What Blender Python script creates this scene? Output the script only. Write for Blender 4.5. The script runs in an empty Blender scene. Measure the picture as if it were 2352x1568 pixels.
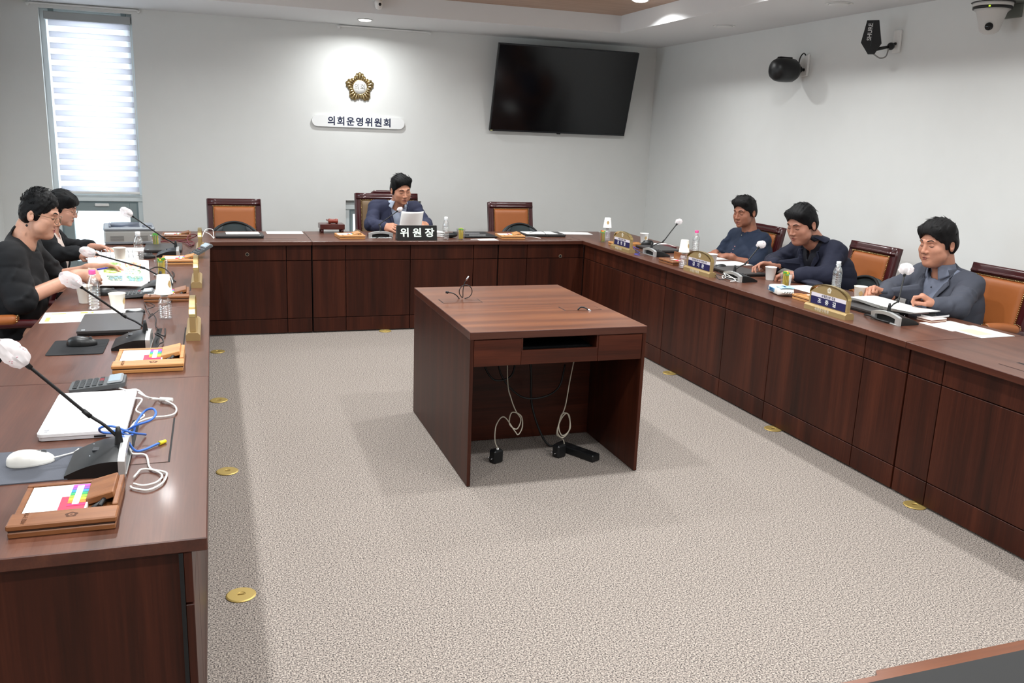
import bpy, bmesh, math, random
import numpy as np
from mathutils import Vector, Matrix
from mathutils.bvhtree import BVHTree

D = bpy.data
SC = bpy.context.scene
COL = SC.collection
PI = math.pi
random.seed(7)
RNG = np.random.default_rng(7)

# ------------------------------------------------------------------ camera, world, exposure
def camera_matrix(x, y, z, yaw, pitch, roll):
    cy, sy, cp, sp = math.cos(yaw), math.sin(yaw), math.cos(pitch), math.sin(pitch)
    f = Vector((sy*cp, cy*cp, sp)); r = Vector((cy, -sy, 0)); u = r.cross(f)
    cr, sr = math.cos(roll), math.sin(roll)
    r2 = cr*r + sr*u; u2 = -sr*r + cr*u
    m = Matrix.Identity(4)
    for i in range(3):
        m[i][0], m[i][1], m[i][2] = r2[i], u2[i], -f[i]
    m[0][3], m[1][3], m[2][3] = x, y, z
    return m
cam = D.cameras.new('camera'); cam.sensor_width = 36; cam.lens = 1994.03/2352*36; cam.clip_start = .05
camo = D.objects.new('camera', cam); COL.objects.link(camo)
camo.matrix_world = camera_matrix(.0435, -7.0211, 1.6197, .33318, -.23181, .03763)
SC.camera = camo
w = D.worlds.new('overcast_sky'); SC.world = w; w.use_nodes = True
bgn = w.node_tree.nodes['Background']
bgn.inputs[0].default_value = (.80, .92, 1, 1); bgn.inputs[1].default_value = 1.7
vs = SC.view_settings
vs.view_transform = 'Standard'; vs.look = 'None'; vs.gamma = 1; vs.use_curve_mapping = False
vs.exposure = 0.22
LAMP_W = 15.0         # watts of one lit ceiling downlight
SPOT_W = 12.0
# daylight that falls through the two windows of the back wall
def area(name, loc, direction, sx, sy, power, color=(1, 1, 1), spread=180):
    l = D.lights.new(name, 'AREA'); l.shape = 'RECTANGLE'; l.size = sx; l.size_y = sy
    l.energy = power; l.color = color; l.spread = math.radians(spread)
    o = D.objects.new(name, l); COL.objects.link(o); o.location = loc
    o.rotation_euler = Vector(direction).to_track_quat('-Z', 'Y').to_euler()
    return o
area('daylight_tall_window', (-.96, 2.25, 1.5), (0, -1, -.15), .7, 1.9, 15, (.82, .93, 1))
for yy in (-.55, -3.2): area('daylight_added_window', (-2.2, yy, 1.5), (1, 0, -.1), .8, 1.9, 26, (.80, .92, 1))  # lamps behind the unseen side windows, added for cool light from the left
area('daylight_low_window', (1.68, 2.25, .6), (0, -1, -.05), .7, .6, 4, (.82, .93, 1))

# ------------------------------------------------------------------ materials
def lin(h):
    h = h.lstrip('#')
    out = []
    for i in (0, 2, 4):
        c = int(h[i:i+2], 16)/255
        out.append(c/12.92 if c <= .04045 else ((c+.055)/1.055)**2.4)
    return tuple(out)+(1,)
MATS = {}
def _new(name):
    m = D.materials.new(name); m.use_nodes = True
    return m, m.node_tree, m.node_tree.nodes['Principled BSDF']
def mat(name, col='#888888', rough=.5, metal=0, var=0, vscale=30, bump=0, bscale=200, coat=0, trans=0, ior=1.45,
        alpha=1, emit=0, sheen=0, spec=.5, sss=0):
    if name in MATS: return MATS[name]
    m, nt, b = _new(name); I = b.inputs; c = lin(col)
    I['Base Color'].default_value = c; I['Roughness'].default_value = rough; I['Metallic'].default_value = metal
    I['Coat Weight'].default_value = coat; I['Coat Roughness'].default_value = .12
    I['Transmission Weight'].default_value = trans; I['IOR'].default_value = ior; I['Alpha'].default_value = alpha
    I['Sheen Weight'].default_value = sheen; I['Specular IOR Level'].default_value = spec
    if sss:
        I['Subsurface Weight'].default_value = sss; I['Subsurface Scale'].default_value = .008
        I['Subsurface Radius'].default_value = (1, .4, .25)
    if emit:
        I['Emission Color'].default_value = c; I['Emission Strength'].default_value = emit
    if var or bump:
        tc = nt.nodes.new('ShaderNodeTexCoord')
    if var:
        n = nt.nodes.new('ShaderNodeTexNoise'); n.inputs['Scale'].default_value = vscale; n.inputs['Detail'].default_value = 4
        nt.links.new(tc.outputs['Object'], n.inputs['Vector'])
        mx = nt.nodes.new('ShaderNodeMix'); mx.data_type = 'RGBA'
        mx.inputs['A'].default_value = tuple(max(0, v*(1-var)) for v in c[:3])+(1,)
        mx.inputs['B'].default_value = tuple(min(1, v*(1+var)) for v in c[:3])+(1,)
        nt.links.new(n.outputs[0], mx.inputs['Factor']); nt.links.new(mx.outputs['Result'], I['Base Color'])
    if bump:
        n2 = nt.nodes.new('ShaderNodeTexNoise'); n2.inputs['Scale'].default_value = bscale; n2.inputs['Detail'].default_value = 3
        nt.links.new(tc.outputs['Object'], n2.inputs['Vector'])
        bp = nt.nodes.new('ShaderNodeBump'); bp.inputs['Strength'].default_value = bump; bp.inputs['Distance'].default_value = .004
        nt.links.new(n2.outputs[0], bp.inputs['Height']); nt.links.new(bp.outputs[0], I['Normal'])
    MATS[name] = m; return m
def wood(name, dark, mid, light, axis, rough=.3, coat=.0, across=16, along=.7, spec=.5):
    """veneer: bands across the grain, stretched along one object axis, a different cut for every piece"""
    if name in MATS: return MATS[name]
    m, nt, b = _new(name); N, L = nt.nodes, nt.links
    tc = N.new('ShaderNodeTexCoord'); oi = N.new('ShaderNodeObjectInfo')
    sc = [across]*3; sc['xyz'.index(axis)] = along
    mp = N.new('ShaderNodeMapping'); mp.inputs['Scale'].default_value = sc
    L.new(tc.outputs['Object'], mp.inputs['Vector'])
    mul = N.new('ShaderNodeMath'); mul.operation = 'MULTIPLY'; mul.inputs[1].default_value = 40
    L.new(oi.outputs['Random'], mul.inputs[0])
    n1 = N.new('ShaderNodeTexNoise'); n1.noise_dimensions = '4D'; n1.inputs['Scale'].default_value = 1
    n1.inputs['Detail'].default_value = 5; n1.inputs['Roughness'].default_value = .62; n1.inputs['Distortion'].default_value = .25
    L.new(mp.outputs[0], n1.inputs['Vector']); L.new(mul.outputs[0], n1.inputs['W'])
    mp2 = N.new('ShaderNodeMapping'); s2 = [across*14]*3; s2['xyz'.index(axis)] = along*8
    mp2.inputs['Scale'].default_value = s2; L.new(tc.outputs['Object'], mp2.inputs['Vector'])
    n2 = N.new('ShaderNodeTexNoise'); n2.inputs['Scale'].default_value = 1; n2.inputs['Detail'].default_value = 2
    L.new(mp2.outputs[0], n2.inputs['Vector'])
    mixf = N.new('ShaderNodeMix'); mixf.data_type = 'FLOAT'; mixf.inputs['Factor'].default_value = .22
    L.new(n1.outputs[0], mixf.inputs['A']); L.new(n2.outputs[0], mixf.inputs['B'])
    r = N.new('ShaderNodeValToRGB'); e = r.color_ramp.elements
    e[0].position = .34; e[0].color = lin(dark); e[1].position = .68; e[1].color = lin(light)
    x = e.new(.5); x.color = lin(mid)
    L.new(mixf.outputs[0], r.inputs[0]); L.new(r.outputs[0], b.inputs['Base Color'])
    b.inputs['Roughness'].default_value = rough; b.inputs['Coat Weight'].default_value = coat
    b.inputs['Coat Roughness'].default_value = .1; b.inputs['Specular IOR Level'].default_value = spec
    MATS[name] = m; return m
def carpet_mat():
    m, nt, b = _new('speckled_carpet'); N, L = nt.nodes, nt.links
    tc = N.new('ShaderNodeTexCoord')
    n = N.new('ShaderNodeTexNoise'); n.inputs['Scale'].default_value = 185; n.inputs['Detail'].default_value = 2.5; n.inputs['Roughness'].default_value = .6
    L.new(tc.outputs['Object'], n.inputs['Vector'])
    r = N.new('ShaderNodeValToRGB'); e = r.color_ramp.elements
    e[0].position = .33; e[0].color = lin('#3d3a39'); e[1].position = .66; e[1].color = lin('#bcb2a8')
    x = e.new(.44); x.color = lin('#736c68'); x = e.new(.53); x.color = lin('#9c938b')
    L.new(n.outputs[0], r.inputs[0])
    n3 = N.new('ShaderNodeTexNoise'); n3.inputs['Scale'].default_value = 90; n3.inputs['Detail'].default_value = 2
    L.new(tc.outputs['Object'], n3.inputs['Vector'])
    mx = N.new('ShaderNodeMix'); mx.data_type = 'RGBA'; mx.blend_type = 'MULTIPLY'; mx.inputs['Factor'].default_value = .5
    r3 = N.new('ShaderNodeValToRGB'); r3.color_ramp.elements[0].position = .35; r3.color_ramp.elements[0].color = (.72, .68, .68, 1)
    r3.color_ramp.elements[1].position = .6; r3.color_ramp.elements[1].color = (1, 1, 1, 1)
    L.new(n3.outputs[0], r3.inputs[0]); L.new(r.outputs[0], mx.inputs['A']); L.new(r3.outputs[0], mx.inputs['B'])
    L.new(mx.outputs['Result'], b.inputs['Base Color']); b.inputs['Roughness'].default_value = .95
    b.inputs['Specular IOR Level'].default_value = .1
    bp = N.new('ShaderNodeBump'); bp.inputs['Strength'].default_value = .6; bp.inputs['Distance'].default_value = .006
    L.new(n.outputs[0], bp.inputs['Height']); L.new(bp.outputs[0], b.inputs['Normal'])
    return m
def mix_transparent(name, col, opacity, rough=.4, translucent=0.0, glossy=False):
    """thin sheet: part of the light goes straight through"""
    if name in MATS: return MATS[name]
    m, nt, b = _new(name); N, L = nt.nodes, nt.links
    out = [n for n in N if n.type == 'OUTPUT_MATERIAL'][0]
    t = N.new('ShaderNodeBsdfTransparent'); mx = N.new('ShaderNodeMixShader'); mx.inputs[0].default_value = opacity
    b.inputs['Base Color'].default_value = lin(col); b.inputs['Roughness'].default_value = rough
    src = b.outputs[0]
    if glossy:
        g = N.new('ShaderNodeBsdfGlossy'); g.inputs['Roughness'].default_value = rough; g.inputs['Color'].default_value = lin(col); src = g.outputs[0]
    elif translucent:
        tr = N.new('ShaderNodeBsdfTranslucent'); tr.inputs['Color'].default_value = lin(col)
        m2 = N.new('ShaderNodeMixShader'); m2.inputs[0].default_value = translucent
        L.new(b.outputs[0], m2.inputs[1]); L.new(tr.outputs[0], m2.inputs[2]); src = m2.outputs[0]
    L.new(t.outputs[0], mx.inputs[1]); L.new(src, mx.inputs[2]); L.new(mx.outputs[0], out.inputs[0])
    MATS[name] = m; return m

# ------------------------------------------------------------------ mesh kit
def rotm(rx=0, ry=0, rz=0):
    return (Matrix.Rotation(rz, 3, 'Z') @ Matrix.Rotation(ry, 3, 'Y') @ Matrix.Rotation(rx, 3, 'X'))
class MB:
    """collects shapes, then links them as ONE mesh object"""
    def __init__(self): self.v = []; self.f = []; self.mi = []; self.sm = []; self.M = None
    def add(self, vs, fs, mi=0, smooth=False):
        o = len(self.v)
        if self.M is not None: vs = [self.M @ Vector(p) for p in vs]
        self.v += [tuple(p) for p in vs]
        for f in fs:
            self.f.append([i+o for i in f]); self.mi.append(mi); self.sm.append(smooth)
        return self
    def slab(self, *a):
        """bevelled box whose upper face takes material 0 and whose edges take material 1"""
        n = len(self.mi); self.box(*a, mi=1); self.mi[n+5] = 0; return self
    def box(self, x0, y0, z0, x1, y1, z1, b=0.0, mi=0):
        if b <= 0:
            v = [(x, y, z) for x in (x0, x1) for y in (y0, y1) for z in (z0, z1)]
            return self.add(v, [(0, 1, 3, 2), (4, 6, 7, 5), (0, 4, 5, 1), (2, 3, 7, 6), (0, 2, 6, 4), (1, 5, 7, 3)], mi)
        b = min(b, (x1-x0)/2.01, (y1-y0)/2.01, (z1-z0)/2.01)
        lo, hi = (x0, y0, z0), (x1, y1, z1); V = {}; v = []
        for s in [(a, c, d) for a in (0, 1) for c in (0, 1) for d in (0, 1)]:
            for ax in range(3):
                p = [0, 0, 0]
                for k in range(3):
                    e = hi[k] if s[k] else lo[k]
                    p[k] = e if k == ax else (e-b if s[k] else e+b)
                V[(s, ax)] = len(v); v.append(p)
        F = []
        for ax in range(3):
            o = [k for k in range(3) if k != ax]
            for s in (0, 1):
                q = []
                for (a, c) in ((0, 0), (1, 0), (1, 1), (0, 1)):
                    t = [0, 0, 0]; t[ax] = s; t[o[0]] = a; t[o[1]] = c; q.append(V[(tuple(t), ax)])
                if (s == 1) == (ax == 1): q.reverse()
                F.append(q)
        for ax in range(3):
            o = [k for k in range(3) if k != ax]
            for a in (0, 1):
                for c in (0, 1):
                    t0 = [0, 0, 0]; t0[o[0]] = a; t0[o[1]] = c; t1 = list(t0); t1[ax] = 1
                    t0, t1 = tuple(t0), tuple(t1)
                    F.append([V[(t0, o[0])], V[(t1, o[0])], V[(t1, o[1])], V[(t0, o[1])]])
        for s in [(a, c, d) for a in (0, 1) for c in (0, 1) for d in (0, 1)]:
            F.append([V[(s, 0)], V[(s, 1)], V[(s, 2)]])
        return self.add(v, F, mi)
    def prism(self, poly, z0, z1, plane='xy', mi=0, smooth=False):
        n = len(poly)
        def P(a, c, h): return {'xy': (a, c, h), 'xz': (a, h, c), 'yz': (h, a, c)}[plane]
        v = [P(a, c, z0) for a, c in poly]+[P(a, c, z1) for a, c in poly]
        self.add(v, [list(range(n))[::-1], list(range(n, 2*n))], mi)
        o = len(self.v)-2*n
        for i in range(n):
            j = (i+1) % n
            self.f.append([o+i, o+j, o+n+j, o+n+i]); self.mi.append(mi); self.sm.append(smooth)
        return self
    def tube(self, pts, r, n=8, mi=0, caps=True, closed=False):
        P = [Vector(p) for p in pts]; k = len(P)
        rr = r if isinstance(r, (list, tuple)) else [r]*k
        v = []; F = []; up = None
        for i, p in enumerate(P):
            a = P[(i-1) % k] if (closed or i > 0) else p; c = P[(i+1) % k] if (closed or i < k-1) else p
            t = (c-a)
            if t.length < 1e-9: t = Vector((0, 0, 1))
            t.normalize()
            if up is None:
                up = Vector((0, 0, 1)) if abs(t.z) < .9 else Vector((1, 0, 0))
            s = t.cross(up)
            if s.length < 1e-6: s = t.cross(Vector((1, .3, .2)))
            s.normalize(); up = s.cross(t).normalized()
            for j in range(n):
                ang = 2*PI*j/n; v.append(p+rr[i]*(math.cos(ang)*s+math.sin(ang)*up))
        m = k if closed else k-1
        for i in range(m):
            for j in range(n):
                a, b2 = i*n+j, i*n+(j+1) % n; c, d = ((i+1) % k)*n+(j+1) % n, ((i+1) % k)*n+j
                F.append((a, b2, c, d))
        self.add(v, F, mi, True)
        if caps and not closed:
            o = len(self.v)-len(v)
            self.f += [[o+j for j in range(n)][::-1], [o+(k-1)*n+j for j in range(n)]]; self.mi += [mi, mi]; self.sm += [False, False]
        return self
    def cyl(self, p0, p1, r0, r1=None, n=16, mi=0, caps=True):
        return self.tube([p0, p1], [r0, r0 if r1 is None else r1], n, mi, caps)
    def lathe(self, prof, n=20, c=(0, 0, 0), mi=0, ax='z', smooth=True, caps=True):
        v = []; F = []; k = len(prof)
        for r, z in prof:
            for j in range(n):
                a = 2*PI*j/n; x, y = r*math.cos(a), r*math.sin(a)
                p = {'z': (x, y, z), 'x': (z, x, y), 'y': (y, z, x)}[ax]
                v.append((p[0]+c[0], p[1]+c[1], p[2]+c[2]))
        for i in range(k-1):
            for j in range(n):
                F.append((i*n+j, i*n+(j+1) % n, (i+1)*n+(j+1) % n, (i+1)*n+j))
        self.add(v, F, mi, smooth)
        o = len(self.v)-len(v)
        if caps and prof[0][0] > 1e-5: self.f.append([o+j for j in range(n)][::-1]); self.mi.append(mi); self.sm.append(False)
        if caps and prof[-1][0] > 1e-5: self.f.append([o+(k-1)*n+j for j in range(n)]); self.mi.append(mi); self.sm.append(False)
        return self
    def ell(self, c, r, nu=14, nv=9, rot=None, mi=0):
        v = []; F = []
        for i in range(nv+1):
            th = PI*i/nv
            for j in range(nu):
                ph = 2*PI*j/nu
                p = Vector((r[0]*math.sin(th)*math.cos(ph), r[1]*math.sin(th)*math.sin(ph), -r[2]*math.cos(th)))
                if rot is not None: p = rot @ p
                v.append(p+Vector(c))
        for i in range(nv):
            for j in range(nu):
                F.append((i*nu+j, i*nu+(j+1) % nu, (i+1)*nu+(j+1) % nu, (i+1)*nu+j))
        return self.add(v, F, mi, True)
    def sheet(self, fn, nu, nv, mi=0, smooth=True, thick=0.0, closed=False):
        """surface fn(u, v) over the unit square; thick gives it a back"""
        g = [[Vector(fn(i/nu, j/nv)) for j in range(nv+1)] for i in range(nu+1)]
        v = [p for row in g for p in row]; n = nv+1
        F = [(i*n+j, (i+1)*n+j, (i+1)*n+j+1, i*n+j+1) for i in range(nu) for j in range(nv)]
        if thick:
            N = []
            for i in range(nu+1):
                for j in range(nv+1):
                    a = g[min(i+1, nu)][j]-g[max(i-1, 0)][j]; c = g[i][min(j+1, nv)]-g[i][max(j-1, 0)]
                    q = a.cross(c); q = q.normalized() if q.length > 1e-12 else Vector((0, 0, 1)); N.append(q)
            o = len(v); v += [p-thick*q for p, q in zip(v[:o], N)]
            F += [(o+a, o+d, o+c, o+b2) for a, b2, c, d in F[:]]
            edge = [i*n for i in range(nu+1)]+[nu*n+j for j in range(1, n)]+[i*n+nv for i in range(nu-1, -1, -1)]+[j for j in range(nv-1, 0, -1)]
            for a, b2 in zip(edge, edge[1:]+edge[:1]): F.append((b2, a, o+a, o+b2))
        return self.add(v, F, mi, smooth)
    def mesh(self, name, mats):
        me = D.meshes.new(name); me.from_pydata(self.v, [], self.f)
        for m in (mats if isinstance(mats, (list, tuple)) else [mats]): me.materials.append(m)
        me.polygons.foreach_set('material_index', self.mi); me.polygons.foreach_set('use_smooth', self.sm)
        bm = bmesh.new(); bm.from_mesh(me); bmesh.ops.recalc_face_normals(bm, faces=bm.faces); bm.to_mesh(me); bm.free()
        me.update(); return me
    def build(self, name, mats, parent=None, loc=None, rotz=0):
        return link(name, self.mesh(name, mats), parent, loc, rotz)
def link(name, me, parent=None, loc=None, rotz=0):
    o = D.objects.new(name, me); COL.objects.link(o)
    if parent is not None: o.parent = parent
    if loc is not None: o.location = loc
    if rotz: o.rotation_euler = (0, 0, rotz)
    return o
def tag(o, label, cat, group=None):
    o['label'] = label; o['category'] = cat
    if group: o['group'] = group
    return o
def thing(name, label, cat, loc=(0, 0, 0), rotz=0, group=None, rot=None):
    o = D.objects.new(name, None); COL.objects.link(o); o.empty_display_size = .05
    o.location = loc; o.rotation_euler = rot if rot else (0, 0, rotz)
    return tag(o, label, cat, group)
def struct(name, mb, m, parent=None):
    o = mb.build(name, m, parent)
    if parent is None: o['kind'] = 'structure'
    return o
KIDS = {}
def dup(root, label, loc, rotz=0, group=None):
    r = root.copy(); COL.objects.link(r); r.location = loc; r.rotation_euler = (0, 0, rotz); r['label'] = label
    if group: r['group'] = group
    for ch in list(root.children):
        c = ch.copy(); COL.objects.link(c); c.parent = r
        for g in list(ch.children):
            d = g.copy(); COL.objects.link(d); d.parent = c
    return r
def smooth_path(pts, k=6):
    P = [Vector(p) for p in pts]
    if len(P) < 3: return P
    Q = [2*P[0]-P[1]]+P+[2*P[-1]-P[-2]]; out = []
    for i in range(1, len(Q)-2):
        a, b, c, d = Q[i-1:i+3]
        for j in range(k):
            t = j/k
            out.append(.5*((2*b)+(c-a)*t+(2*a-5*b+4*c-d)*t*t+(3*b-a-3*c+d)*t**3))
    out.append(P[-1]); return out
# lettering: flat print cut from Blender's own font (with its bundled CJK fallback)
TXT = {}
def text_mesh(s, size, bold=0.0, spacing=1.0, depth=.0004):
    key = (s, size, bold, spacing, depth)
    if key in TXT: return TXT[key]
    cu = D.curves.new('lettering', 'FONT'); cu.body = s; cu.size = size; cu.align_x = 'CENTER'; cu.align_y = 'CENTER'
    cu.space_character = spacing; cu.offset = bold; cu.extrude = depth; cu.resolution_u = 3
    o = D.objects.new('lettering', cu); COL.objects.link(o)
    dg = bpy.context.evaluated_depsgraph_get()
    me = D.meshes.new_from_object(o.evaluated_get(dg)); me.materials.clear()
    D.objects.remove(o); D.curves.remove(cu); me.name = 'lettering'
    TXT[key] = me; return me
def lettering(s, size, m, parent, loc, rot=(PI/2, 0, 0), bold=0.0, spacing=1.0, sx=1.0, depth=.0004):
    me = text_mesh(s, size, bold, spacing, depth)
    if not me.materials: me.materials.append(m)
    o = D.objects.new('lettering', me); COL.objects.link(o); o.parent = parent
    o.location = loc; o.rotation_euler = rot; o.scale = (sx, 1, 1); return o
# ------------------------------------------------------------------ the setting
X0, X1, YB, YF, ZC = -1.75, 4.634, 1.83, -9.6, 2.60       # left wall, right wall, back wall, wall behind the camera, border ceiling
TX0, TX1, TY0, TY1, TZ = -.84, 3.727, -8.4, .838, 2.757   # raised ceiling tray
M_wall = mat('white_wallpaper', '#dcdddb', .75, var=.025, vscale=6, bump=.05, bscale=350)
M_ceil = mat('white_ceiling_paint', '#dedfe0', .8)
M_traywood = wood('pale_ceiling_wood', '#a08470', '#b0937e', '#bba08c', 'x', .5, across=30, along=2)
M_alu = mat('grey_window_frame', '#d9e1e3', .45, metal=0)
M_alud = mat('dark_window_gasket', '#74858a', .6)
M_white = mat('white_plastic', '#e9e9e7', .4)
M_black = mat('black_plastic', '#121315', .42)
M_dark = mat('matt_black', '#08080a', .7)
M_gold = mat('brushed_brass', '#b89b5e', .34, metal=1)
M_lamp = mat('lit_lamp_lens', '#fff8ee', .4, emit=9)

floor = struct('floor', MB().box(X0, YF, -.1, X1, YB, 0), carpet_mat())
mb = MB()
mb.box(X0-.2, YF-.2, ZC, TX0, YB+.2, ZC+.3).box(TX1, YF-.2, ZC, X1+.2, YB+.2, ZC+.3)
mb.box(TX0, TY1, ZC, TX1, YB+.2, ZC+.3).box(TX0, YF-.2, ZC, TX1, TY0, ZC+.3)
ceil = struct('ceiling', mb, M_ceil)
MB().box(TX0-.05, TY0-.05, TZ, TX1+.05, TY1+.05, TZ+.05).build('tray_panel', M_traywood, ceil)
# back wall with two window openings
W1 = (-1.335, -.592, .22, 2.553); W2 = (1.29, 2.06, .22, .935)
mb = MB(); t = YB+.2
for x0, x1, z0, z1 in ((X0-.2, W1[0], 0, ZC), (W1[0], W1[1], 0, W1[2]), (W1[0], W1[1], W1[3], ZC), (W1[1], W2[0], 0, ZC),
                       (W2[0], W2[1], 0, W2[2]), (W2[0], W2[1], W2[3], ZC), (W2[1], X1+.2, 0, ZC)):
    mb.box(x0, YB, z0, x1, t, z1)
struct('wall_back', mb, M_wall)
struct('wall_right', MB().box(X1, YF, 0, X1+.2, YB, ZC), M_wall)
SW = ((-.95, -.15), (-3.6, -2.8)); mb = MB(); ys = [YF]
for a, b in reversed(SW):
    mb.box(X0-.2, ys[-1], 0, X0, a, ZC).box(X0-.2, a, 0, X0, b, .3).box(X0-.2, a, 2.5, X0, b, ZC); ys.append(b)
mb.box(X0-.2, ys[-1], 0, X0, YB, ZC); struct('wall_left', mb, M_wall)
struct('wall_front', MB().box(X0-.2, YF-.2, 0, X1+.2, YF, ZC), M_wall)
M_pane = mix_transparent('window_glass', '#ffffff', .06, .02, glossy=True)
M_sheer = mix_transparent('sheer_blind_band', '#f4f4f8', .62, .8, translucent=.6)
M_band = mix_transparent('dense_blind_band', '#e4e3e9', .98, .85, translucent=.7)
def window(n, w, split, pane, handle_x):
    x0, x1, z0, z1 = w; y = YB+.06
    fr = MB(); f = .045
    for a in ((x0, z0, x0+f, z1), (x1-f, z0, x1, z1), (x0, z0, x1, z0+f), (x0, z1-.03, x1, z1)):
        fr.box(a[0], y+(.002 if a[2]-a[0] > .1 else 0), a[1], a[2], y+.11, a[3], .003)
    fr.box(x0, y-.01, split-.035, x1, y+.11, split+.035, .003)
    o = fr.build('window_%d' % n, M_alu); o['kind'] = 'structure'
    # tilting sash below the transom
    s = MB(); a, b, c, d = pane
    sx0, sx1, sz1 = x0+f, x1-f, split-.035
    s.box(sx0, y+.005, z0+f, a, y+.06, sz1, .003).box(b, y+.005, z0+f, sx1, y+.06, sz1, .003)
    s.box(a, y+.005, d, b, y+.06, sz1, .003).box(a, y+.005, z0+f, b, y+.06, c, .003)
    s.build('sash', mat('sash_grey', '#8d9a9c', .5), o)
    g = MB().box(sx0, y-.001, z0+f, sx0+.012, y+.02, sz1).box(sx1-.012, y-.001, z0+f, sx1, y+.02, sz1).box(sx0+.012, y+.001, sz1-.014, sx1-.012, y+.02, sz1)
    g.build('gasket', M_alud, o)
    MB().box(a, y+.03, c, b, y+.036, d).build('pane', M_pane, o)
    if z1 > 2: MB().box(x0+f, y+.05, split+.035, x1-f, y+.056, z1-.03).build('pane', M_pane, o)
    if handle_x:
        MB().box(handle_x-.06, y-.012, sz1-.045, handle_x+.06, y+.006, sz1-.02, .004).build('handle', M_white, o)
    MB().box(x0+.005, YB+.002, z0-.012, x1-.005, y, z0, .002).build('sill', M_white, o)
    return o
window(1, W1, .93, (-1.19, -.712, .34, .805), -.945)
window(2, W2, .875, (1.37, 1.98, .34, .795), None)
for n, (a, b) in zip((3, 4), SW):      # two unseen windows added in the left wall to supply the cool daylight there
    fr = MB(); x = X0-.12
    fr.box(x, a, .3, x+.06, a+.045, 2.5, .003).box(x, b-.045, .3, x+.06, b, 2.5, .003)
    for z0, z1 in ((.3, .345), (.9, .96), (2.455, 2.5)): fr.box(x+.002, a+.045, z0, x+.058, b-.045, z1, .003)
    o = fr.build('window_%d' % n, M_alu); o['kind'] = 'structure'
    MB().box(x+.02, a+.045, .345, x+.026, b-.045, .9).build('pane', M_pane, o); MB().box(x+.02, a+.045, .96, x+.026, b-.045, 2.455).build('pane', M_pane, o)
# striped roller blind hung in the tall opening: alternating sheer and dense bands, each a piece
bl = thing('roller_blind', 'white striped roller blind hanging in the tall window', 'blind', (0, 0, 0))
MB().box(-1.297, YB-.005, 2.462, -.603, YB+.055, 2.528, .004).build('headrail', mat('blind_headrail', '#a3a6a6', .5), bl)
for x in (-1.24, -.66): MB().box(x-.02, YB+.005, 2.528, x+.02, YB+.04, 2.553).build('bracket', M_alud, bl)
z = 2.462; k = 0; bz = .985; step = (2.462-bz)/31
slat_me = {}
for k in range(31):
    zt = 2.462-k*step; dense = k % 2 == 0
    b = MB().sheet(lambda u, v: (-1.268+u*.652, YB+.018+(.004 if dense else .008)+.002*math.sin(PI*v), zt-v*step), 1, 4, thick=.001)
    b.build('slat', M_band if dense else M_sheer, bl)
MB().box(-1.272, YB+.008, .965, -.612, YB+.034, .988, .004).build('bottom_bar', M_white, bl)
MB().tube([(-.606, YB+.01, 2.46), (-.606, YB+.01, 1.25)], .003, 6).cyl((-.606, YB+.01, 1.27), (-.606, YB+.01, 1.2), .008, .006, 8).build('pull_cord', M_white, bl)
# thin white rails along the top of the back wall
for i, (a, b, lab) in enumerate(((-1.41, -.53, 'thin white curtain rail above the tall window'), (1.235, 2.12, 'thin white hanging rail on the wall above the gold emblem'))):
    r = thing('hanging_rail', lab, 'rail', (0, 0, 0))
    MB().box(a, YB-.02, 2.578, b, YB, 2.592, .002).build('rail', M_white, r)
    for x in (a, b): MB().prism([(-.015, .0), (.015, .0), (.006, -.022), (-.006, -.022)], YB-.03, YB, 'xz').build('end_cap', M_white, r, (x, 0, 2.583))
# ------------------------------------------------------------------ ceiling downlights
def downlight(x, y, z, lit, label, group, r=.06, watts=None):
    t = thing('ceiling_downlight', label, 'ceiling light', (x, y, z), 0, group)
    ring = [(r+.016, -.004), (r+.014, -.0065), (r+.002, -.006), (r, -.002), (r, .002)] if lit else [(r+.022, -.0015), (r+.018, -.004), (r+.004, -.004), (r+.001, -.001), (r+.001, .004)]
    MB().lathe(ring, 28).build('trim_ring', M_white, t)
    MB().lathe([(1e-6, -.017), (r*.4, -.0165), (r*.75, -.0145), (r*.95, -.010), (r, -.004)], 28).build('lens', M_lamp if lit else mat('unlit_lamp_lens', '#dcdddc', .6), t)
    if lit:
        l = D.lights.new('lamp', 'AREA'); l.shape = 'DISK'; l.size = 2*r-.01; l.energy = watts or LAMP_W; l.color = (.975, 1, 1)
        l.spread = math.radians(165 if watts else 150)
        o = D.objects.new('lamp', l); COL.objects.link(o); o.location = (x, y, z-.022)
    return t
downlight(1.40, 1.30, ZC, True, 'lit round downlight on the ceiling border above the emblem', None, .055, SPOT_W)
downlight(4.21, -1.66, ZC, False, 'unlit round downlight at the top edge right of centre', None, .07)
downlight(4.21, -.19, ZC, False, 'unlit round downlight on the right border nearest the corner', None, .07)
downlight(3.45, -.1, TZ, True, 'lit round downlight on the wood ceiling near the tray corner', None)
for iy, y in enumerate((-.1, -1.75, -3.3, -4.85, -6.4, -7.9)):
    for ix, x in enumerate((-.4, .88, 2.17, 3.45)):
        if (x, y) == (3.45, -.1): continue
        downlight(x, y, TZ, True, 'lit downlight of the wood ceiling, %s row from the back wall, %s from the left' % (('first', 'second', 'third', 'fourth', 'fifth', 'sixth')[iy], ('first', 'second', 'third', 'fourth')[ix]), 'lit downlights of the wood ceiling panel')
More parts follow.
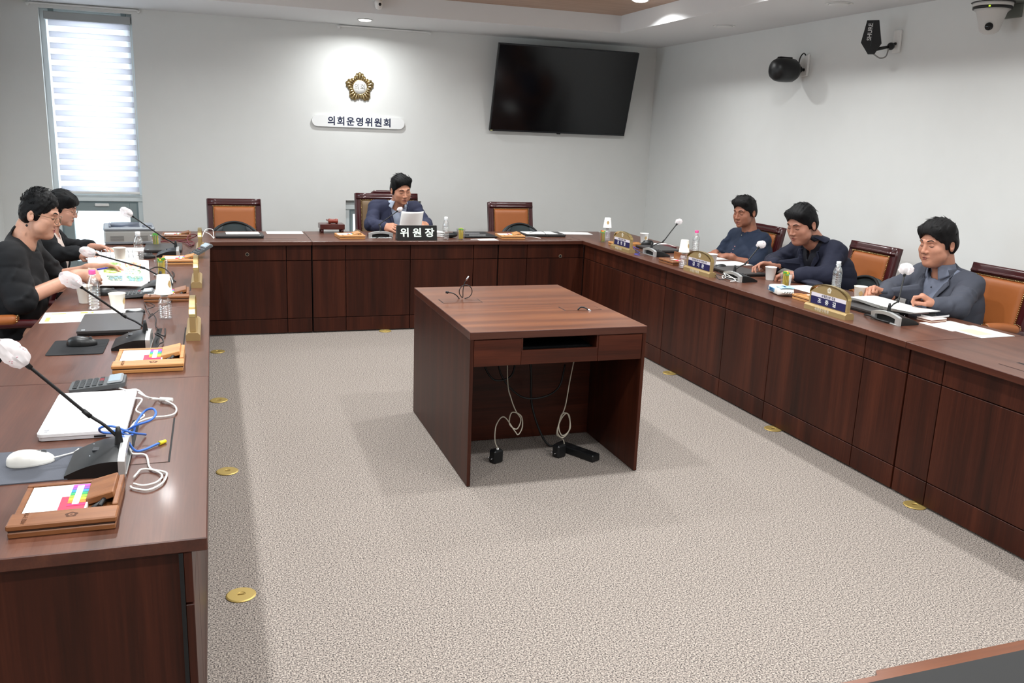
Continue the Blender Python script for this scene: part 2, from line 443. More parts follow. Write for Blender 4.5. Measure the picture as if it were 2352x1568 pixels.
# ------------------------------------------------------------------ desks
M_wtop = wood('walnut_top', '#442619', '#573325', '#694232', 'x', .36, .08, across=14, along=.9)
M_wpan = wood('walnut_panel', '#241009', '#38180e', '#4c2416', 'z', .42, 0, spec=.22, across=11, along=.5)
M_wedge = wood('walnut_edge_shaded', '#38190f', '#482216', '#59301f', 'x', .35, .1, across=12, along=.7)  # same veneer as the tops; the shade of the upright edges is in the colour
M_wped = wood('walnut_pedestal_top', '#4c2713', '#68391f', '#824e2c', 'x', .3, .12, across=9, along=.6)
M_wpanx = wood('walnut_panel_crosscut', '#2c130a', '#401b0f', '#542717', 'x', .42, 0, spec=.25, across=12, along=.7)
H = .75; DEP = .72
def desk_unit(label, loc, rotz, L, joints, ends=(False, False), hatches=(), holes=(), group='council desk units of the horseshoe', back=True, xs=(0, None)):
    """local x along the desk, y = 0 the edge facing the middle of the room"""
    t = thing('council_desk', label, 'desk', loc, rotz, group)
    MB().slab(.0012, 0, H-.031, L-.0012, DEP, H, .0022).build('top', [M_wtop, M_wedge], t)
    a0, a1 = xs[0], (L if xs[1] is None else xs[1])
    J = [a0+.003]+list(joints)+[a1-.003]
    for za, zb in ((.010, .1225), (.1272, .5922), (.597, H-.032)):
        for xa, xb in zip(J, J[1:]):
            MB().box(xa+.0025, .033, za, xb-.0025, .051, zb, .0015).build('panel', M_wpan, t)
    MB().box(a0+.003, .051, .012, a1-.003, .06, H-.032).build('backing_board', M_dark, t)
    for s, e in zip((0, 1), ends):
        x = (.022, .04) if s == 0 else (L-.04, L-.022)
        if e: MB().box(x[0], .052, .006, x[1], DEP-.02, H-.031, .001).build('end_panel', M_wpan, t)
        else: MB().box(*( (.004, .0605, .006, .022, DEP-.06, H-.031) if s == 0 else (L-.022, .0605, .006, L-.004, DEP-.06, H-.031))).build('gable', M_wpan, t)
    for (xa, ya, xb, yb) in hatches:
        h = MB().box(xa, ya, H-.0002, xb, yb, H+.0003).build('hatch_gap', M_dark, t)
        MB().box(xa+.002, ya+.005, H-.0001, xb-.002, yb-.022, H+.0012, .0004).build('cable_hatch', M_wtop, t)
    for x, z in holes:
        MB().cyl((x, .0325, z), (x, .034, z), .011, n=16).build('cable_hole', M_dark, t)
        MB().lathe([(.011, 0), (.0145, -.002), (.0145, .003), (.011, .003)], 18, (x, .032, z), ax='y', caps=False).build('hole_ring', mat('hole_ring', '#8b7a68', .4), t)
    return t
HA = [(.42, .09, .80, .21)]
# left wing: four units, local x runs towards the back wall
desk_unit('nearest desk unit of the left wing with the white laptop', (0, -5.177, 0), PI/2, 1.315, [.32, 1.0], (True, False), [(.48, .095, .86, .215)])
desk_unit('left wing desk unit with the closed grey laptop and two papers', (0, -3.86, 0), PI/2, 1.3, [.30, .98], hatches=[(.44, .095, .82, .215)])
desk_unit('left wing desk unit in front of the woman with the booklet', (0, -2.56, 0), PI/2, 1.29, [.30, .98], hatches=[(.44, .095, .82, .215)])
desk_unit('left wing desk unit beside the grey printer', (0, -1.27, 0), PI/2, 1.27, [.30, .98], hatches=[(.44, .095, .82, .215)])
# back row
desk_unit('back row desk unit in the left corner in front of the empty chair', (-.72, 0, 0), 0, 1.485, [1.286], hatches=[(1.0, .095, 1.38, .2)], holes=[(.99, .647)], xs=(.665, None))
desk_unit('middle desk unit of the back row with the black chair sign', (.765, 0, 0), 0, 1.565, [.268, .80, 1.344])
desk_unit('back row desk unit in the right corner with the black folder', (2.33, 0, 0), 0, .766, [.263], hatches=[(.45, .095, .70, .2)], holes=[(.574, .612)], xs=(0, .80))
# right wing, local x runs towards the camera
desk_unit('long desk unit of the right wing where three men sit', (3.096, .72, 0), -PI/2, 4.58, [.92, 1.70, 2.194, 2.998, 3.50, 4.279], hatches=[(1.35, .095, 1.7, .2), (2.6, .095, 2.95, .2)], xs=(.688, None))
desk_unit('nearest desk unit of the right wing with a bare top', (3.096, -3.86, 0), -PI/2, 1.315, [.21, 1.0], (False, True), [(.43, .095, .81, .215)])
# brass floor sockets
M_brass = mat('floor_socket_brass', '#c4aa66', .42, metal=.6)
sock = thing('floor_socket', 'round brass floor socket nearest the camera by the left desks', 'floor socket', (.078, -4.087, 0), 0, 'brass floor sockets in the carpet')
MB().lathe([(.05, 0), (.052, .003), (.047, .006), (.016, .006), (.015, .0045), (1e-6, .0045)], 36, smooth=False).build('cover', M_brass, sock)
MB().box(-.012, -.002, .0046, .012, .002, .0058).build('turn_slot', mat('dark_brass', '#8a7238', .4, metal=1), sock)
for x, y, lab in ((.051, -2.884, 'second nearest brass floor socket along the left desks'), (.022, -1.708, 'third brass floor socket along the left desks, half under the edge'),
                  (.023, -.481, 'farthest brass floor socket by the left desks near the back row'), (3.108, -4.045, 'brass floor socket nearest the camera under the right desks'),
                  (3.106, -2.927, 'brass floor socket at the middle of the right desks'), (3.104, -1.679, 'far brass floor socket peeping from under the right desks'), (1.35, .0, 'brass floor socket under the back row desk')):
    dup(sock, lab, (x, y, 0), random.uniform(-.5, .5))
# ------------------------------------------------------------------ reporter's table in the middle
t = thing('pedestal_table', 'brown wooden equipment table standing alone in the middle of the carpet', 'table', (1.117, -3.341, 0))
Wd, Dp = .892, 1.185
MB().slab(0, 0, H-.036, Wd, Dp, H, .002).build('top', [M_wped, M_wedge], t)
for s in (0, 1):
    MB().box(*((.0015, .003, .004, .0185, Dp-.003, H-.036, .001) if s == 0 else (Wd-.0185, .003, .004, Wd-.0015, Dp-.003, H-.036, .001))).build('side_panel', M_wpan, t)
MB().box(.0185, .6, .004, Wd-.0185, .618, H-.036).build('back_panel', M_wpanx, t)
fx = (.0185, .250, .640, Wd-.0185)
z0, z1 = .585, H-.0375
for xa, xb in ((fx[0]+.002, fx[1]-.0015), (fx[2]+.0015, fx[3]-.002)):
    MB().box(xa, .006, z0, xb, .024, z1-.002, .001).build('drawer_front', M_wpanx, t)
MB().box(fx[1]+.001, .008, z0, fx[2]-.001, .024, .652, .001).build('fascia', M_wpanx, t)
MB().box(fx[0], .024, z0+.002, fx[3], .55, z0+.014).build('shelf', M_wpanx, t)
for x in fx[1:3]: MB().box(x-.008, .01, z0+.002, x+.008, .55, z1).build('divider', M_wpanx, t)
MB().box(fx[0], .5, z0+.014, fx[3], .51, z1).build('niche_back', M_dark, t)
for (xa, ya, xb, yb) in ((.047, .69, .266, .80), (.628, .41, .836, .515)):
    MB().box(xa, ya, H-.0002, xb, yb, H+.0003).build('hatch_gap', M_dark, t)
    MB().box(xa+.005, ya+.004, H-.0001, xb-.005, yb-.007, H+.0016, .0004).build('cable_hatch', M_wped, t)
a = thing('rack_player', 'black rack player in the slot of the middle table', 'player', (1.562, -3.28, .5995))
MB().box(-.18, 0, 0, .18, .38, .056, .003).box(-.185, -.004, .004, .185, 0, .052, .001).build('casing', mat('player_black', '#0c0d10', .35), a)
for x in (-.13, -.115, -.10, -.085, -.07): MB().box(x, -.006, .032, x+.01, -.004, .037).build('button', mat('button_grey', '#4a4f56', .5), a)
for x in (.05, .07, .09, .11): MB().box(x, -.006, .036, x+.014, -.004, .044).build('button', mat('button_grey', '#4a4f56', .5), a)
M_cab_w = mat('white_cable', '#e6e4e0', .45); M_cab_k = mat('black_cable', '#141416', .5); M_cab_b = mat('blue_cable', '#3f6fc4', .45)
M_cab_r = mat('dark_red_cable', '#5e1420', .45); M_cab_g = mat('dull_beige_cable', '#a9a294', .5)
def cable(pts, r, m, label, n=7, k=7, cat='cable', name='cable', plug=None):
    P = smooth_path(pts, k); o = MB().tube(P, r, n).build(name, m); tag(o, label, cat)
    if plug:
        pm, pr, pl = plug; d = (P[-1]-P[-2]).normalized(); e = P[-1]
        c = MB(); c.cyl(e, e+d*pl, pr, pr*.8, 8); c.build('plug', pm, o)
    return o
def T(x, y, z): return (1.117+x, -3.341+y, z)
cable([T(.29, .33, .6), T(.30, .33, .4), T(.31, .30, .33), T(.33, .28, .27), T(.36, .28, .22), T(.34, .28, .17), T(.30, .28, .20), T(.31, .28, .26), T(.36, .28, .24), T(.37, .28, .18), T(.35, .28, .14), T(.33, .28, .16), T(.27, .28, .24), T(.23, .28, .2), T(.225, .28, .12), T(.24, .28, .075)], .0032, M_cab_g,
      'beige looped cable with plug hanging left under the middle table', plug=(M_white, .007, .03))
cable([T(.66, .3, .6), T(.63, .3, .42), T(.61, .3, .27), T(.58, .29, .2), T(.57, .29, .13), T(.60, .29, .10), T(.635, .29, .14), T(.63, .29, .22), T(.59, .29, .23), T(.575, .29, .16), T(.6, .29, .11), T(.64, .29, .15), T(.62, .29, .23), T(.585, .29, .2), T(.57, .3, .12), T(.61, .3, .08), T(.62, .3, .01)], .0032, M_cab_g,
      'beige coiled cable hanging right under the middle table')
cable([T(.20, .4, .6), T(.19, .4, .5), T(.24, .38, .41), T(.33, .38, .42), T(.36, .4, .5), T(.35, .42, .6)], .005, M_cab_k, 'black drooping cable under the left drawer of the middle table')
cable([T(.28, .45, .6), T(.3, .45, .42), T(.40, .43, .3), T(.52, .43, .28), T(.62, .43, .33), T(.66, .45, .45)], .005, M_cab_k, 'long black cable sagging behind the knee space of the middle table')
cable([T(.46, .48, .6), T(.48, .48, .4), T(.49, .48, .24), T(.53, .46, .1), T(.58, .43, .012), T(.66, .4, .01), T(.72, .36, .012)], .006, M_cab_k, 'black mains cable running down to the power strip')
t = thing('power_strip', 'black power strip on the carpet inside the middle table', 'power strip', (1.80, -3.06, 0), -1.1)
MB().box(-.13, -.03, 0, .13, .03, .04, .006).build('casing', M_black, t)
for x in (-.08, -.02, .04): MB().cyl((x, 0, .04), (x, 0, .0405), .017, n=16).build('outlet', M_dark, t)
for (x, y, lab) in ((.235, .28, 'black plug adapter lying on the carpet at the left under the middle table'), (.58, .28, 'black plug adapter below the coiled beige cable')):
    t = thing('plug_adapter', lab, 'adapter', T(x, y, 0), .4)
    MB().box(-.03, -.025, 0, .03, .025, .07, .008).build('casing', M_black, t)
    for s in (-.012, .012): MB().cyl((-.03, s, .03), (-.046, s, .03), .0025, n=6).build('prong', mat('steel', '#c9cbd0', .25, metal=1), t)
M_steel = mat('steel', '#c9cbd0', .25, metal=1)
# cables that stand out of the table hatches
c = cable([T(.165, .80, .752), T(.15, .802, .77), T(.13, .806, .782), T(.105, .81, .786)], .003, M_cab_k, 'short black cable with round plug at the left table hatch', plug=(M_black, .008, .014))
ring = [T(.20+.036*math.sin(a), .80, .791-.036*math.cos(a)) for a in [i*2*PI/14 for i in range(14)]]
c = cable([T(.195, .80, .752)]+ring[1:]+[T(.185, .80, .80), T(.192, .80, .835), T(.20, .80, .85)], .0024, M_cab_k, 'black looped jack cable standing at the left table hatch', k=4, plug=(M_steel, .005, .03))
cable([T(.70, .415, .752), T(.715, .412, .766), T(.735, .405, .764), T(.75, .395, .756)], .004, M_cab_k, 'short black plug lying at the right table hatch', plug=(M_steel, .005, .018))
# ------------------------------------------------------------------ chairs
M_mah = mat('mahogany_lacquer', '#3d1114', .28, coat=.3, var=.25, vscale=8)
M_lea = mat('tan_leather', '#9e5a2c', .42, var=.08, vscale=9, bump=.12, bscale=420)
M_olive = mat('olive_brown_leather', '#6f573b', .45, bump=.12, bscale=420)
M_nail = mat('brass_nail', '#c2a878', .3, metal=1)
def make_chair(label, loc, rotz, leather, wide=.44, top=.975, group='leather meeting chairs', crest=False):
    """faces local -y"""
    t = thing('meeting_chair', label, 'chair', loc, rotz, group); w2 = wide/2; lean = .10
    def Y(z): return .20+lean*max(0, (z-.5)/.5)
    z0, zt = .42, top
    fr = MB(); bt = .042
    for s in (-1, 1):
        xa, xb = (s*w2, s*(w2-bt)) if s < 0 else (s*(w2-bt), s*w2)
        fr.sheet(lambda u, v: (xa+(xb-xa)*u, Y(z0+(zt-z0)*v)-.022+.004*math.sin(PI*u), z0+(zt-z0)*v), 4, 10, thick=.045)
    fr.sheet(lambda u, v: (-w2+wide*u, Y(zt-.06+.06*v)-.024, zt-.06+.06*v), 6, 3, thick=.048)
    fr.sheet(lambda u, v: (-w2+wide*u, Y(zt-.052+.04*v)-.029, zt-.048+.016*v), 6, 3, thick=.01)
    fr.sheet(lambda u, v: (-w2+wide*u, Y(z0+.05*v)-.02, z0+.05*v), 6, 2, thick=.04)
    if crest: fr.sheet(lambda u, v: ((-w2+.13)+(wide-.26)*u, Y(zt)-.022, zt-.01+(.035*min(1, 7*u, 7*(1-u)))*v), 14, 2, thick=.04)
    fr.build('backrest_frame', M_mah, t)
    pa, pb, zc, zd = -w2+bt, w2-bt, z0+.05, zt-.06
    def pad(u, v):
        e = min(1, 14*u, 14*(1-u))*min(1, 14*v, 14*(1-v)); e = e**.5
        z = zc+(zd-zc)*v
        return (pa+(pb-pa)*u, Y(z)-.012-.026*e, z)
    MB().sheet(pad, 24, 24, thick=.02).build('backrest_pad', leather, t)
    MB().sheet(lambda u, v: (pa+(pb-pa)*u, Y(zc+(zd-zc)*v)+.018, zc+(zd-zc)*v), 4, 8, thick=-.012).build('backrest_rear_panel', leather, t)
    nl = MB(); nx = 34; nz = 40
    for i in range(nx+1):
        x = pa+(pb-pa)*i/nx
        nl.ell((x, Y(zd)-.026, zd-.004), (.0042, .003, .0042), 6, 4)
    for s in (pa+.004, pb-.004):
        for i in range(nz): z = zc+(zd-zc)*i/nz; nl.ell((s, Y(z)-.026, z), (.0042, .003, .0042), 6, 4)
    o = nl.build('nail_trim', M_nail, t); o['kind'] = 'stuff'
    def seat(u, v):
        e = (min(1, 8*u, 8*(1-u))*min(1, 8*v, 8*(1-v)))**.5
        return (-w2+.03+(wide-.06)*u, -.27+.46*v, .395+.05*e)
    MB().sheet(seat, 16, 16, thick=.09).build('seat', leather, t)
    MB().box(-w2+.02, -.26, .33, w2-.02, .2, .36, .004).build('seat_frame', M_mah, t)
    for s in (-1, 1):
        x = s*(w2+.02)
        pth = smooth_path([(x, .22, .64), (x, .05, .665), (x, -.12, .672), (x, -.22, .655), (x, -.25, .60), (x*.98, -.22, .5), (x*.96, -.2, .36)], 5)
        ar = MB(); ar.tube(pth, [.021]*len(pth), 10)
        arm = ar.build('armrest', M_mah, t)
        pp = smooth_path([(x, .16, .67), (x, .05, .688), (x, -.08, .692)], 6)
        MB().tube(pp, [.02]+[.027]*(len(pp)-2)+[.02], 10).build('arm_pad', leather, arm)
        na = MB()
        for q in (0, 10):
            for j in range(9):
                a = PI*j/8; na.ell((x+.028*math.cos(a), (.155 if q == 0 else -.078), .677+.012*(q > 0)+.024*math.sin(a)), (.0035, .0035, .0035), 6, 4)
        na.build('nail_trim', M_nail, arm)['kind'] = 'stuff'
    for sx in (-1, 1):
        MB().cyl((sx*(w2-.04), -.22, .34), (sx*(w2-.02), -.25, 0), .024, .016, 10).build('leg', M_mah, t)
        MB().cyl((sx*(w2-.04), .16, .34), (sx*(w2-.02), .24, 0), .024, .016, 10).build('leg', M_mah, t)
    return t
ch = make_chair('empty tan leather chair behind the back row desk, left of the chairman', (.21, .96, 0), 0, M_lea, .45, .985)
dup(ch, 'empty tan leather chair behind the back row desk under the television', (2.835, .96, 0), 0)
dup(ch, 'tan leather chair of the man in the dark blue long-buttoned top', (4.10, -.83, 0), -PI/2)
dup(ch, 'tan leather chair with black cushion beside the man in the navy jacket', (4.10, -2.115, 0), -PI/2)
dup(ch, 'tan leather chair of the man in the grey jacket at the right edge', (4.10, -3.20, 0), -PI/2)
dup(ch, 'tan leather chair of the woman in the black T-shirt', (-.935, -2.24, 0), PI/2)
dup(ch, 'tan leather chair of the woman in the black cardigan by the window', (-1.16, -.93, 0), PI/2)
dup(ch, 'empty tan leather chair peeping in at the left edge of the picture', (-.93, -3.17, 0), PI/2)
make_chair('chairman\'s chair with olive brown leather and a crested wooden back', (1.63, 1.14, 0), 0, M_olive, .60, 1.04, None, True)
# lumbar cushions of black mesh lying in the empty chairs
M_mesh = mat('black_mesh_cushion', '#434c4e', .75, bump=.5, bscale=900); M_rim = mat('cushion_rim', '#141618', .6)
def cushion(label, loc, rotz):
    t = thing('lumbar_cushion', label, 'cushion', loc, rotz, 'black lumbar cushions on the chairs')
    def f(u, v):
        x = -.17+.34*u; h = math.sqrt(max(0, 1-(x/.19)**2)); return (x, .06*(x/.17)**2*-1+.02, -.10+(.10+.15*h)*v)
    MB().sheet(f, 18, 8, thick=.04).build('mesh_panel', M_mesh, t)
    MB().tube([f(u/18, 1.0) for u in range(19)], .011, 8).build('rim', M_rim, t)
    for s in (0, 1):
        MB().sheet(lambda u, v: tuple(Vector(f((.02+.2*u) if s == 0 else (.78+.2*u), .1+.85*v))+Vector((0, -.012, 0))), 6, 6, thick=.012).build('side_pad', mat('cushion_side', '#33383b', .6), t)
    return t
cu = cushion('black mesh lumbar cushion in the left empty chair of the back row', (.2, .98, .65), 0)
dup(cu, 'black mesh lumbar cushion in the empty chair under the television', (2.85, .98, .645), 0)
dup(cu, 'black mesh lumbar cushion on the chair beside the man in the navy jacket', (4.268, -2.215, .62), -PI/2)
# ------------------------------------------------------------------ on the walls
t = thing('emblem', 'gold five-petalled council emblem with a white disc on the back wall', 'emblem', (1.433, YB-.0005, 2.03), PI)
t.rotation_euler = (0, 0, 0)
n = 120; outl = []
for i in range(n):
    a = 2*PI*i/n; k5 = (1+math.cos(5*(a)))/2
    r = .104+.036*k5**.8+.005*math.cos(25*a)
    outl.append((r*math.sin(a), r*math.cos(a)))
MB().prism(outl, -.012, 0, 'xz').build('backplate', mat('emblem_gold', '#8f7d55', .32, metal=1), t)
em = mat('emblem_gold_bright', '#b3a078', .3, metal=1)
for i in range(25):
    a = 2*PI*i/25; k5 = (1+math.cos(5*a))/2; L2 = .03+.036*k5
    d = Vector((math.sin(a), 0, math.cos(a))); c = d*(.074+L2*.55)+Vector((0, -.016, 0))
    p0_, p1_ = d*.062+Vector((0, -.012, 0)), d*(.072+L2*.86)+Vector((0, -.013, 0))
    MB().tube([p0_, p0_*.6+p1_*.4, p0_*.25+p1_*.75, p1_*.95+p0_*.05, p1_+d*.006], [.006, .0088+.001*k5, .0112+.0028*k5, .0100+.003*k5, .003], 10).build('petal', em, t)
MB().lathe([(.066, -.004), (.066, -.022), (.07, -.024), (.073, -.02), (.073, -.004)], 36, ax='y').build('ring', em, t)
MB().lathe([(1e-6, -.0205), (.066, -.0205), (.066, -.006)], 36, ax='y').build('disc', M_white, t)
lettering('의회', .062, mat('print_grey', '#77766f', .6), t, (0, -.0212, 0), bold=.0003)
t = thing('wall_sign', 'white pill-shaped sign with navy lettering below the emblem', 'sign', (1.4215, YB, 1.70))
pp = [(.40+.053*math.cos(a), .053*math.sin(a)) for a in [(-PI/2+PI*i/14) for i in range(15)]]
pp = pp+[(-x, -z) for x, z in pp]
MB().prism(pp, -.022, -.004, 'xz').build('board', mat('sign_white', '#e9eaea', .4), t)
lettering('의회운영위원회', .088, mat('navy_print', '#1a2242', .5), t, (.008, -.0228, -.002), bold=.0022, spacing=1.23)
# television leaning out from the wall at the top
p0, p1 = Vector((3.52, 1.775, 1.668)), Vector((3.50, 1.535, 2.507)); ang = math.atan2(.24, .839)
t = thing('television', 'large black television tilted forward high on the back wall', 'television', tuple(p0), 0, rot=(ang, 0, 0)); hh = .873; ww = .765
MB().box(-ww, .0, 0, ww, .035, hh, .004).build('casing', mat('tv_casing', '#0d0f12', .45), t)
MB().box(-ww+.011, -.0015, .016, ww-.009, .001, hh-.011).build('screen', mat('tv_screen', '#05070b', .13), t)
bz = MB().box(-ww, -.004, 0, ww, .0, .016, .001).box(-ww, -.004, hh-.011, ww, 0, hh, .001).box(-ww, -.004, .016, -ww+.011, 0, hh-.011, .001).box(ww-.009, -.004, .016, ww, 0, hh-.011, .001)
bz.build('bezel', mat('tv_bezel', '#1b1e22', .3), t)
MB().box(-.02, -.006, -.008, .02, .01, 0).build('sensor', M_black, t)
MB().box(-ww+.005, -.0045, .004, -ww+.032, -.004, .010).build('energy_sticker', mat('sticker_yellow', '#e8e6a0', .5), t)
m = MB().box(-.25, .035, .2, .25, .06, .65); m.build('mount_plate', M_black, t)
MB().box(-.05, .06, .25, .05, .16, .35).build('mount_arm', M_black, t)
# loudspeaker: a short barrel on a ball bracket
t = thing('wall_speaker', 'round black loudspeaker on a bracket high on the right wall', 'speaker', (4.634, -.80, 2.23))
MB().lathe([(1e-6, -.315), (.04, -.312), (.072, -.296), (.089, -.265), (.095, -.225), (.094, -.165), (.09, -.12), (.07, -.088), (1e-6, -.082)], 28, (0, .02, -.01), ax='x').build('cabinet', M_black, t)
MB().box(-.26, -.005, .078, -.14, .045, .09, .006).build('top_rib', M_black, t)
MB().ell((-.065, .01, .0), (.03, .03, .03), 14, 10).cyl((-.09, .015, 0), (-.02, .0, .0), .012, n=10).build('ball_joint', M_black, t)
MB().box(-.022, -.04, -.05, -.0005, .04, .12, .004).build('wall_plate', M_white, t)
MB().tube(smooth_path([(-.015, 0, .11), (-.05, -.01, .125), (-.085, -.02, .09), (-.085, -.01, .03), (-.06, 0, .0)], 6), .005, 7).build('wire', M_black, t)
# antenna paddle with its lettering
t = thing('paddle_antenna', 'black paddle antenna with white lettering on the right wall', 'antenna', (4.634, -1.80, 2.35))
q = MB(); Mx = Matrix.Translation((-.215, .02, .03)) @ Matrix.Rotation(-PI/4, 4, 'Z')
pa = thing
sh = [(-.042, .112), (.036, .112), (.068, -.04), (.03, -.112), (-.012, -.112), (-.066, -.035)]
pm = MB(); pm.M = Mx; pm.prism(sh, -.011, .011, 'xz'); pad_o = pm.build('paddle', mat('antenna_black', '#16181b', .5), t)
rb = MB(); rb.M = Mx; rb.box(.0, -.0135, -.06, .003, -.011, .105); rb.build('ridge', mat('antenna_ridge', '#3a3d41', .5), t)
lt = lettering('SHURE', .038, mat('print_white', '#c9c9c9', .5), t, (0, 0, 0), bold=.0009)
lt.matrix_local = Mx @ Matrix.Translation((-.014, -.0118, .035)) @ Matrix.Rotation(-PI/2, 4, 'Y') @ Matrix.Rotation(PI/2, 4, 'X')
MB().cyl((-.19, .0, -.05), (-.06, .0, -.02), .012, .01, 10).ell((-.06, 0, -.02), (.026, .026, .026), 12, 8).cyl((-.05, 0, -.01), (-.02, 0, .0), .01, n=8).build('swivel_arm', M_black, t)
MB().tube(smooth_path([(-.2, 0, -.08), (-.15, -.01, -.105), (-.1, -.01, -.09), (-.075, 0, -.03)], 6), .005, 7).build('antenna_lead', mat('grey_lead', '#8c8c8a', .5), t)
MB().box(-.02, -.035, -.06, -.0005, .035, .09, .004).build('wall_plate', M_white, t)
# remote camera hanging from a bracket at the top right
t = thing('remote_camera', 'white remote camera hanging upside down at the top right corner', 'camera', (4.46, -2.74, 2.44))
M_camw = mat('camera_white', '#c9c7c4', .5)
MB().lathe([(.105, .052), (.11, .05), (.11, .032), (.105, .03)], 36).build('base_ring', M_camw, t)
MB().lathe([(.104, .03), (.107, .028), (.107, .016), (.10, .014)], 36).build('black_band', M_black, t)
MB().lathe([(.112, .056), (.118, .054), (.118, .052), (.112, .051)], 36).build('top_band', M_black, t)
MB().lathe([(.1, .014), (.084, .0), (.072, -.04), (.060, -.085), (.052, -.108), (.03, -.122), (1e-6, -.125)], 28, (.0, 0, 0)).build('head', M_camw, t)
ln = MB().lathe([(1e-6, -.014), (.02, -.012), (.023, 0), (.023, .02)], 20, ax='x').build('lens', mat('lens_black', '#0a0b0d', .15), t)
ln.matrix_local = Matrix.Translation((-.045, -.038, -.086)) @ Matrix.Rotation(.74, 4, 'Z')
MB().box(-.09, -.066, .018, -.078, -.05, .026).build('status_light', mat('green_led', '#b8e632', .4, emit=1.2), t)
MB().box(.0, -.1, .058, .1735, .1, .072, .002).box(.155, -.06, -.02, .1735, .06, .058, .002).build('bracket', mat('bracket_grey', '#6d726c', .5), t)
# small dome camera on the side of the ceiling tray
t = thing('dome_camera', 'small white dome camera on the ceiling tray edge above the emblem', 'camera', (1.432, .838, 2.68))
MB().box(-.05, -.05, .02, .05, -.001, .07, .012).build('base', M_white, t)
MB().lathe([(.03, .03), (.034, .0), (.032, -.03), (.022, -.048), (1e-6, -.054)], 24, (0, -.05, 0)).build('dome', M_white, t)
MB().ell((0.006, -.081, -.014), (.013, .008, .013), 14, 8).build('lens', mat('lens_black', '#0a0b0d', .15), t)
# near desk corner cut by the frame: wooden top with a black desk pad
t = thing('near_desk', 'brown wooden desk edge with a black pad, cut off at the bottom right', 'desk', (1.03, -6.578, 0), .012)
mb = MB(); prof = [(-.2, 0), (.75, 0), (.75, .60), (.066, .60), (.058, .588), (-.2, .588)]
MB().prism(prof, .719, .75, 'xy').build('top', M_wped, t)
MB().box(-.17, .02, .7505, .72, .572, .7535, .001).build('desk_pad', mat('desk_pad_black', '#0b0b0c', .6), t)
for x in (-.19, .72): MB().box(x, .02, .004, x+.02, .57, .719, .001).build('side_panel', M_wpan, t)
MB().box(-.17, .53, .1, .72, .548, .719).build('front_panel', M_wpan, t)
# ------------------------------------------------------------------ things on the desks
M_silver = mat('silver_plastic', '#c6c8c8', .32, metal=.55)
M_paper = mat('white_paper', '#f2f2f0', .7)
M_card = mat('cream_paper_cup', '#ece6da', .6)
M_foam = mix_transparent('white_mesh_cover', '#fbf6f7', .66, .8, translucent=.35)
M_navy = mat('navy_card', '#1d1a4c', .5); M_lilac = mat('pale_lilac_card', '#d9d2dc', .6)
M_pinkdot = mat('pink_print', '#e6b9c4', .7)
